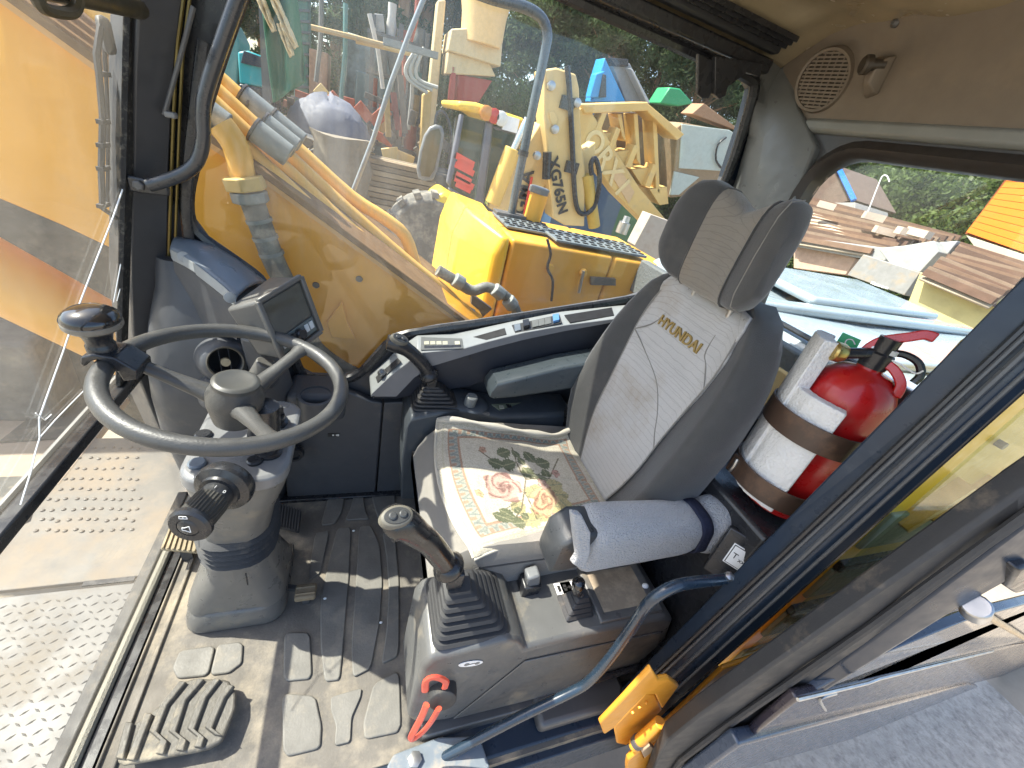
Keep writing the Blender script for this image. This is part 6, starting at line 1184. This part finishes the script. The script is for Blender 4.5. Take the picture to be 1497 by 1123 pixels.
MB().box((.2, -9.6, -.55), (3.4, 1.0, 1.4)).build('bin', mat('bin_dark', (.07, .065, .055), .8, dirt=(.3, .26, .2), damt=.4, dscale=4), jb, bevel=.03)
for k in range(70):
    c = V(random.uniform(-1.4, 1.8), -9.1 - random.random() * .8, .1 + 1.3 * random.random() ** 2); MB().box(c, (random.uniform(.1, .5), .1, random.uniform(.06, .3)), Matrix.Rotation(random.uniform(-1, 1), 3, 'Y')).build('scrap_piece', (dsteel, wood[2], mat('scrap_0', (.4, .1, .05)), mat('bin_dark', (.07, .065, .055)), palebeige)[k % 5], jb, bevel=.01)
ex2 = thing('parked_machine', 'pale grey dusty machine cab standing before the pines', 'machine', V(-.2, -12, -1.25))
MB().box((-.3, -12.2, .6), (1.7, 1.4, 3.6)).build('body', mat('pale_machine', (.20, .235, .225), .6, var=.35, scale=4, dirt=(.10, .11, .09), damt=.6, dscale=3), ex2, bevel=.08); MB().box((-.3, -11.48, 1.2), (1.2, .05, 1.2)).build('window', mat('dim_window', (.14, .2, .2), .2), ex2, bevel=.02); MB().box((-1.0, -11.6, .2), (.5, .5, 2.6)).build('column', mat('rusty_col', (.3, .22, .15), .7, dirt=(.2, .2, .17), damt=.4), ex2, bevel=.04)
rk_ = thing('parts_rack', 'steel rack crowded with old machine parts before the pines', 'rack', V(-.6, -10.2, -1.25))
rx0, rx1 = Y(545, 60, -10.2).x, Y(625, 60, -10.2).x
for x in (rx0, (rx0 + rx1) / 2, rx1):
    for y in (-10.2, -10.9): MB().box((x, y, .7), (.08, .08, 3.9)).build('post', dsteel, rk_)
cols_ = [mat('part_%d' % i, c, .65, var=.3, scale=5, dirt=(.2, .17, .13), damt=.35) for i, c in enumerate(((.30, .07, .04), (.52, .36, .14), (.10, .10, .09), (.30, .30, .28), (.42, .28, .12), (.08, .20, .18), (.48, .46, .42)))]
for zz in (.0, .6, 1.2, 1.8, 2.4):
    MB().box(((rx0 + rx1) / 2, -10.55, zz), (abs(rx1 - rx0) + .2, .8, .06)).build('shelf', dsteel, rk_)
    x = min(rx0, rx1)
    while x < max(rx0, rx1) - .1:
        w_ = random.uniform(.10, .38); h_ = random.uniform(.12, .5); c = V(x + w_ / 2, -10.35, zz + .03 + h_ / 2)
        if random.random() < .45: MB().lathe([(w_ * .45, -h_ / 2), (w_ * .5, -h_ * .2), (w_ * .38, h_ * .1), (w_ * .4, h_ / 2)], c, (0, 0, 1), 12).build('machine_part', random.choice(cols_), rk_)
        else: MB().box(c, (w_, .3, h_), Matrix.Rotation(random.uniform(-.3, .3), 3, 'Y')).build('machine_part', random.choice(cols_), rk_, bevel=.01)
        x += w_ + .03
for i, (u, v, u2, v2) in enumerate(((590, 60, 586, 200), (602, 90, 597, 190), (540, 20, 560, 130), (470, -10, 462, 120), (505, 5, 498, 150), (520, 60, 612, 82), (455, 40, 560, 66), (610, 0, 600, 60))):
    tag(MB().tube([Y(u, v, -9.9 + .1 * i), Y((u + u2) / 2 + 3, (v + v2) / 2, -9.9 + .1 * i), Y(u2, v2, -9.9 + .1 * i)], .04, 7).build('scrap_pipe', cols_[(i * 3) % 7]), 'thin scrap pipe leaning among the parts before the pines', 'pipe', 'scrap pipes in the yard')
gd = thing('green_drill', 'dim green drilling machine with ribbed mast behind the tarpaulin', 'machine', Y(455, 160, -11) - V(0, 0, 2.2))
gmm = mat('dim_green', (.07, .15, .11), .65, var=.35, dirt=(.25, .24, .19), damt=.4)
tq([(428, -40), (450, -40), (452, 170), (430, 170)], -11, .5, 'mast', gmm, gd)
for v in range(-20, 165, 16): tq([(425, v), (453, v + 2), (453, v + 6), (425, v + 4)], -10.97, .1, 'rung', dsteel, gd, .004)
tq([(452, 70), (480, 78), (478, 150), (452, 150)], -10.9, .8, 'motor_box', mat('rust_box', (.30, .17, .10), .7, var=.3), gd)
# ------------------------------------------------------------------ sheds behind the rear window
def shed(name, lab, L0, L1, R0, R1, x0, x1, n, wallm, slatm, depth=1.0):
    t = thing(name, lab, 'shed', (x1, X(*L1, x1).y, -1.25)); P = []
    base = MB().add([X(*L0, x0) - V(0, 0, .10), X(*R0, x0) - V(0, 0, .10), X(*R1, x1) - V(0, 0, .10), X(*L1, x1) - V(0, 0, .10)], [(0, 1, 2, 3)]).build('roof_deck', mat('roof_boards', (.40, .33, .24), .85, var=.3, scale=4), t, solid=.03)
    for i in range(n):
        k = i / (n - 1); l = X(L0[0] + (L1[0] - L0[0]) * k, L0[1] + (L1[1] - L0[1]) * k, x0 + (x1 - x0) * k); r = X(R0[0] + (R1[0] - R0[0]) * k, R0[1] + (R1[1] - R0[1]) * k, x0 + (x1 - x0) * k)
        j = V(0, random.uniform(-.03, .03), random.uniform(-.03, .03)); MB().beam(l + j, r - j, .06, .09).build('slat', slatm[i % len(slatm)], t)
    return t
sl_ = [mat('slat_%d' % i, c, .75, var=.3, scale=5) for i, c in enumerate(((.13, .075, .05), (.18, .11, .07), (.10, .06, .042), (.20, .14, .095)))]
s1 = shed('slatted_shed', 'low shed with brown slatted roof weighted by bricks', (1160, 285), (1170, 350), (1402, 347), (1275, 366), -10.2, -8.2, 14, None, sl_)
def rq(P, x, th, nm, m, par, bv=.01): return MB().prism([X(u, v, x) for u, v in P], (-th, 0, 0)).build(nm, m, par, bevel=bv)
rq([(1160, 345), (1290, 362), (1400, 352), (1385, 372), (1300, 385), (1160, 360)], -8.25, .1, 'eave_board', mat('grey_board', (.30, .31, .30), .6), s1)
for u, v in ((1206, 305), (1274, 322), (1324, 345), (1340, 346), (1290, 343)): c = X(u, v, -9.0); tag(MB().box(c + V(.0, 0, .06), (.22, .32, .12), Matrix.Rotation(random.random(), 3, 'Z')).build('brick', mat('pale_brick', (.52, .42, .33), .8)), 'pale brick weighing down the slatted shed roof', 'brick', 'bricks on the shed roof')
rq([(1160, 348), (1252, 378), (1236, 402), (1160, 392)], -8.4, .2, 'wall', mat('pinkish_wall', (.48, .34, .25), .8, var=.2, dirt=(.36, .22, .14), damt=.3), s1)
s2 = shed('slatted_shed', 'second slatted roof over a lichen green wall', (1404, 360), (1352, 398), (1520, 394), (1455, 440), -8.4, -7.4, 13, None, sl_)
rq([(1345, 398), (1460, 436), (1450, 520), (1320, 460)], -7.6, .2, 'wall', mat('lichen_wall', (.50, .44, .20), .85, var=.25, scale=3, bump=.4, bscale=12, dirt=(.34, .30, .14), damt=.4, dscale=3), s2)
for i in range(9): u = 1358 + i * 11.5; v = 402 + i * 4.2; rq([(u, v), (u + 3, v + 1), (u + 2, v + 13), (u - 1, v + 12)], -7.5, .08, 'rafter_end', sl_[i % 4], s2, .003)
kc_ = thing('crusher_plant', 'grey crusher plant with pale lettering beside the slatted sheds', 'machine', (-8.0, -4.2, -1.25))
rq([(1238, 402), (1262, 372), (1345, 398), (1322, 432)], -7.9, .8, 'body', mat('plant_grey', (.24, .24, .23), .6, var=.2, dirt=(.36, .27, .16), damt=.4), kc_)
rq([(1285, 365), (1365, 352), (1372, 368), (1345, 398), (1300, 385)], -8.0, .4, 'chute', mat('plant_pale', (.34, .34, .31), .6, dirt=(.4, .3, .2), damt=.3), kc_)
a_, b_ = X(1272, 413, -7.88), X(1300, 422, -7.88); text('Kleemann', (b_ - a_).length * .23, (a_ + b_) / 2, b_ - a_, (0, 0, 1), white, kc_, 'lettering', .004)
for z in (-.9,): MB().box((-8.3, -4.2, -.5), (.7, 2.4, 1.5)).build('base', mat('plant_grey', (.24, .24, .23), .6), kc_, bevel=.03)
oh = thing('orange_house', 'house with bright orange boarded gable behind the sheds', 'house', (-14.5, -5.8, -1.25))
org_ = mat('orange_boards', (.78, .20, .012), .5, var=.06)
N = 11
for i in range(N):
    t0, t1 = i / N, (i + .94) / N
    q = lambda t: ((1482 + (1412 - 1482) * t, 250 + (340 - 250) * t), (1640 + (1640 - 1640) * t, 232 + (420 - 232) * t))
    (l0, r0), (l1, r1) = q(t0), q(t1); rq([l0, r0, r1, l1], -14, .06, 'board', org_, oh, .004)
rq([(1479, 249), (1650, 228), (1650, 422), (1410, 342)], -14.08, .05, 'backing', mat('backing_dark', (.2, .05, .01), .7), oh); rq([(1412, 344), (1640, 420), (1640, 520), (1440, 400), (1425, 362)], -14.0, .3, 'lower_wall', mat('house_beige', (.42, .36, .29), .7, var=.1, scale=3), oh)
bn = thing('barn', 'dark brown barn gable with bright blue trim among the trees', 'barn', (-13, -9, -1.25))
rq([(1150, 300), (1195, 268), (1220, 240), (1248, 292), (1215, 300)], -12.5, 2.0, 'gable', mat('barn_brown', (.13, .09, .07), .85, var=.3, scale=6), bn); MB().tube([X(u, v, -12.45) for u, v in ((1207, 246), (1222, 239), (1248, 293))], .07, 6).build('blue_trim', mat('trim_blue', (.03, .16, .55), .4), bn)
rq([(1140, 298), (1250, 296), (1250, 330), (1140, 330)], -12.4, 1.5, 'annex', mat('annex_grey', (.3, .29, .27), .8, var=.2), bn)
lpst = thing('lamp_post', 'thin pale curved street lamp before the green trees', 'street lamp', X(1276, 300, -12))
MB().tube([X(u, v, -12) for u, v in ((1268, 312), (1285, 268), (1291, 257), (1297, 258), (1300, 266))], .016, 8, sub=3).build('pole', mat('lamp_pale', (.6, .6, .56), .4), lpst)
# ------------------------------------------------------------------ trees
leafd = [mat('pine_needles', (.085, .125, .055), .6, var=.5, scale=1.2, spec=.2), mat('broad_leaves', (.095, .140, .036), .55, var=.5, scale=1.5, spec=.3)]
for m in leafd:                                  # thin leaves let sun through
    n_ = m.node_tree.nodes; L_ = m.node_tree.links; p_ = n_['Principled BSDF']; tl_ = n_.new('ShaderNodeBsdfTranslucent'); mx_ = n_.new('ShaderNodeMixShader'); mx_.inputs[0].default_value = .45
    L_.new(p_.inputs['Base Color'].links[0].from_socket, tl_.inputs[0]); L_.new(p_.outputs[0], mx_.inputs[1]); L_.new(tl_.outputs[0], mx_.inputs[2]); L_.new(mx_.outputs[0], n_['Material Output'].inputs[0])
barkm = [mat('pine_bark', (.34, .20, .11), .85, var=.35, scale=5, streak=(1, 1, .2)), mat('grey_bark', (.16, .13, .10), .9, var=.3, scale=6)]
def crown_mesh(name, kind, seed, h, r, n):
    rg = np.random.default_rng(seed); cl = []
    ncl = 70 if kind == 0 else 85
    for i in range(ncl):
        if kind == 0: z = h * (.30 + .70 * rg.random() ** .8); rr = r * (1.12 - z / h) * (.35 + .65 * rg.random()); s = .55 + .35 * rg.random()
        else:
            a = rg.random() * math.pi; z = h * (.12 + .80 * rg.random()); rr = r * math.sqrt(max(.05, 1 - ((z / h - .50) / .56) ** 2)) * (.45 + .55 * rg.random() ** .5); s = .50 + .45 * rg.random()
        t = rg.random() * 2 * math.pi; cl.append((rr * math.cos(t), rr * math.sin(t), z, s))
    cl = np.array(cl); idx = rg.integers(0, ncl, n); d = rg.normal(size=(n, 3)); d /= np.linalg.norm(d, axis=1)[:, None]; rad = rg.random(n) ** .45
    flat = np.array((1, 1, .42 if kind == 0 else .75)); c = cl[idx, :3] + d * rad[:, None] * cl[idx, 3:4] * flat
    sz = (.04 + .045 * rg.random(n)) * (.95 if kind else 1); a = rg.normal(size=(n, 3)); a /= np.linalg.norm(a, axis=1)[:, None]; b = np.cross(a, rg.normal(size=(n, 3))); b /= np.linalg.norm(b, axis=1)[:, None]
    L = sz[:, None] * (1.9 if kind == 0 else 1.25); W = sz[:, None] * (.42 if kind == 0 else .75)
    v = np.stack([c - a * L, c + b * W, c + a * L, c - b * W], 1).reshape(-1, 3)
    me = bpy.data.meshes.new(name); me.vertices.add(len(v)); me.vertices.foreach_set('co', v.ravel()); me.loops.add(4 * n); me.loops.foreach_set('vertex_index', np.arange(4 * n, dtype=np.int32)); me.polygons.add(n); me.polygons.foreach_set('loop_start', np.arange(0, 4 * n, 4, dtype=np.int32)); me.polygons.foreach_set('loop_total', np.full(n, 4, np.int32)); me.update(); me.validate()
    me.materials.append(leafd[kind]); return me, cl
protos = []
for k, (kind, h, r, n) in enumerate(((0, 9.5, 2.5, 22000), (0, 11, 2.3, 22000), (1, 6.0, 2.6, 30000), (1, 5.0, 2.2, 26000))):
    me, cl = crown_mesh('crown', kind, 20 + k, h, r, n); tb = MB()
    tb.tube([V(0, 0, 0), V(.08, .05, h * .35), V(-.05, .1, h * .7), V(.03, 0, h * .98)], [.20 if kind == 0 else .16, .16 if kind == 0 else .12, .09, .02], 9, sub=3)
    for q in cl[::3]:
        p0 = V(0, 0, q[2] * .86 - .1); tb.tube([p0, (p0 + V(*q[:3])) / 2 + V(0, 0, .08), V(*q[:3])], [.05, .03, .012], 5)
    t0 = tb.build('trunk', barkm[kind]); tm_ = t0.data; bpy.data.objects.remove(t0); protos.append((me, tm_))
def tree(name, lab, p, loc, s, rz, grp):
    t = thing(name, lab, 'tree', loc, grp); t.scale = (s, s, s); t.rotation_euler = (0, 0, rz)
    for nm, me in zip(('crown', 'trunk'), protos[p]):
        o = bpy.data.objects.new(nm, me); COL.objects.link(o); o.parent = t
    return t
random.seed(3)
for i in range(26):
    x = -17.5 + i * 1.05 + random.uniform(-.5, .5); y = -15.5 - random.random() * 7
    tree('pine_tree', 'tall pine with reddish trunk in the wood behind the machines', i % 2, (x, y, -1.3), random.uniform(.85, 1.25), random.random() * 6, 'pines behind the machine yard')
for i in range(9):
    x = -13 + i * 2.4; tree('young_tree', 'young leafy tree growing under the pines behind the machines', 2 + i % 2, (x + random.uniform(-.5, .5), -14.0 - random.random() * 2, -1.3), random.uniform(.55, .75), random.random() * 6, 'young trees under the pines')
for i, (x, y, s) in enumerate(((-17, -13.5, 1.05), (-17.5, -11, 1.0), (-18, -9, 1.0), (-17, -7.5, .95), (-19, -6.2, 1.0), (-20, -12, 1.3), (-20, -15, 1.3), (-21, -8.5, 1.25), (-16.5, -15.5, 1.1), (-21, -5, 1.2), (-16, -12.3, .8))):
    tree('broadleaf_tree', 'bushy green broadleaf tree behind the slatted sheds', 2 + i % 2, (x, y, -1.6), s, i * 1.7, 'broadleaf trees behind the sheds')
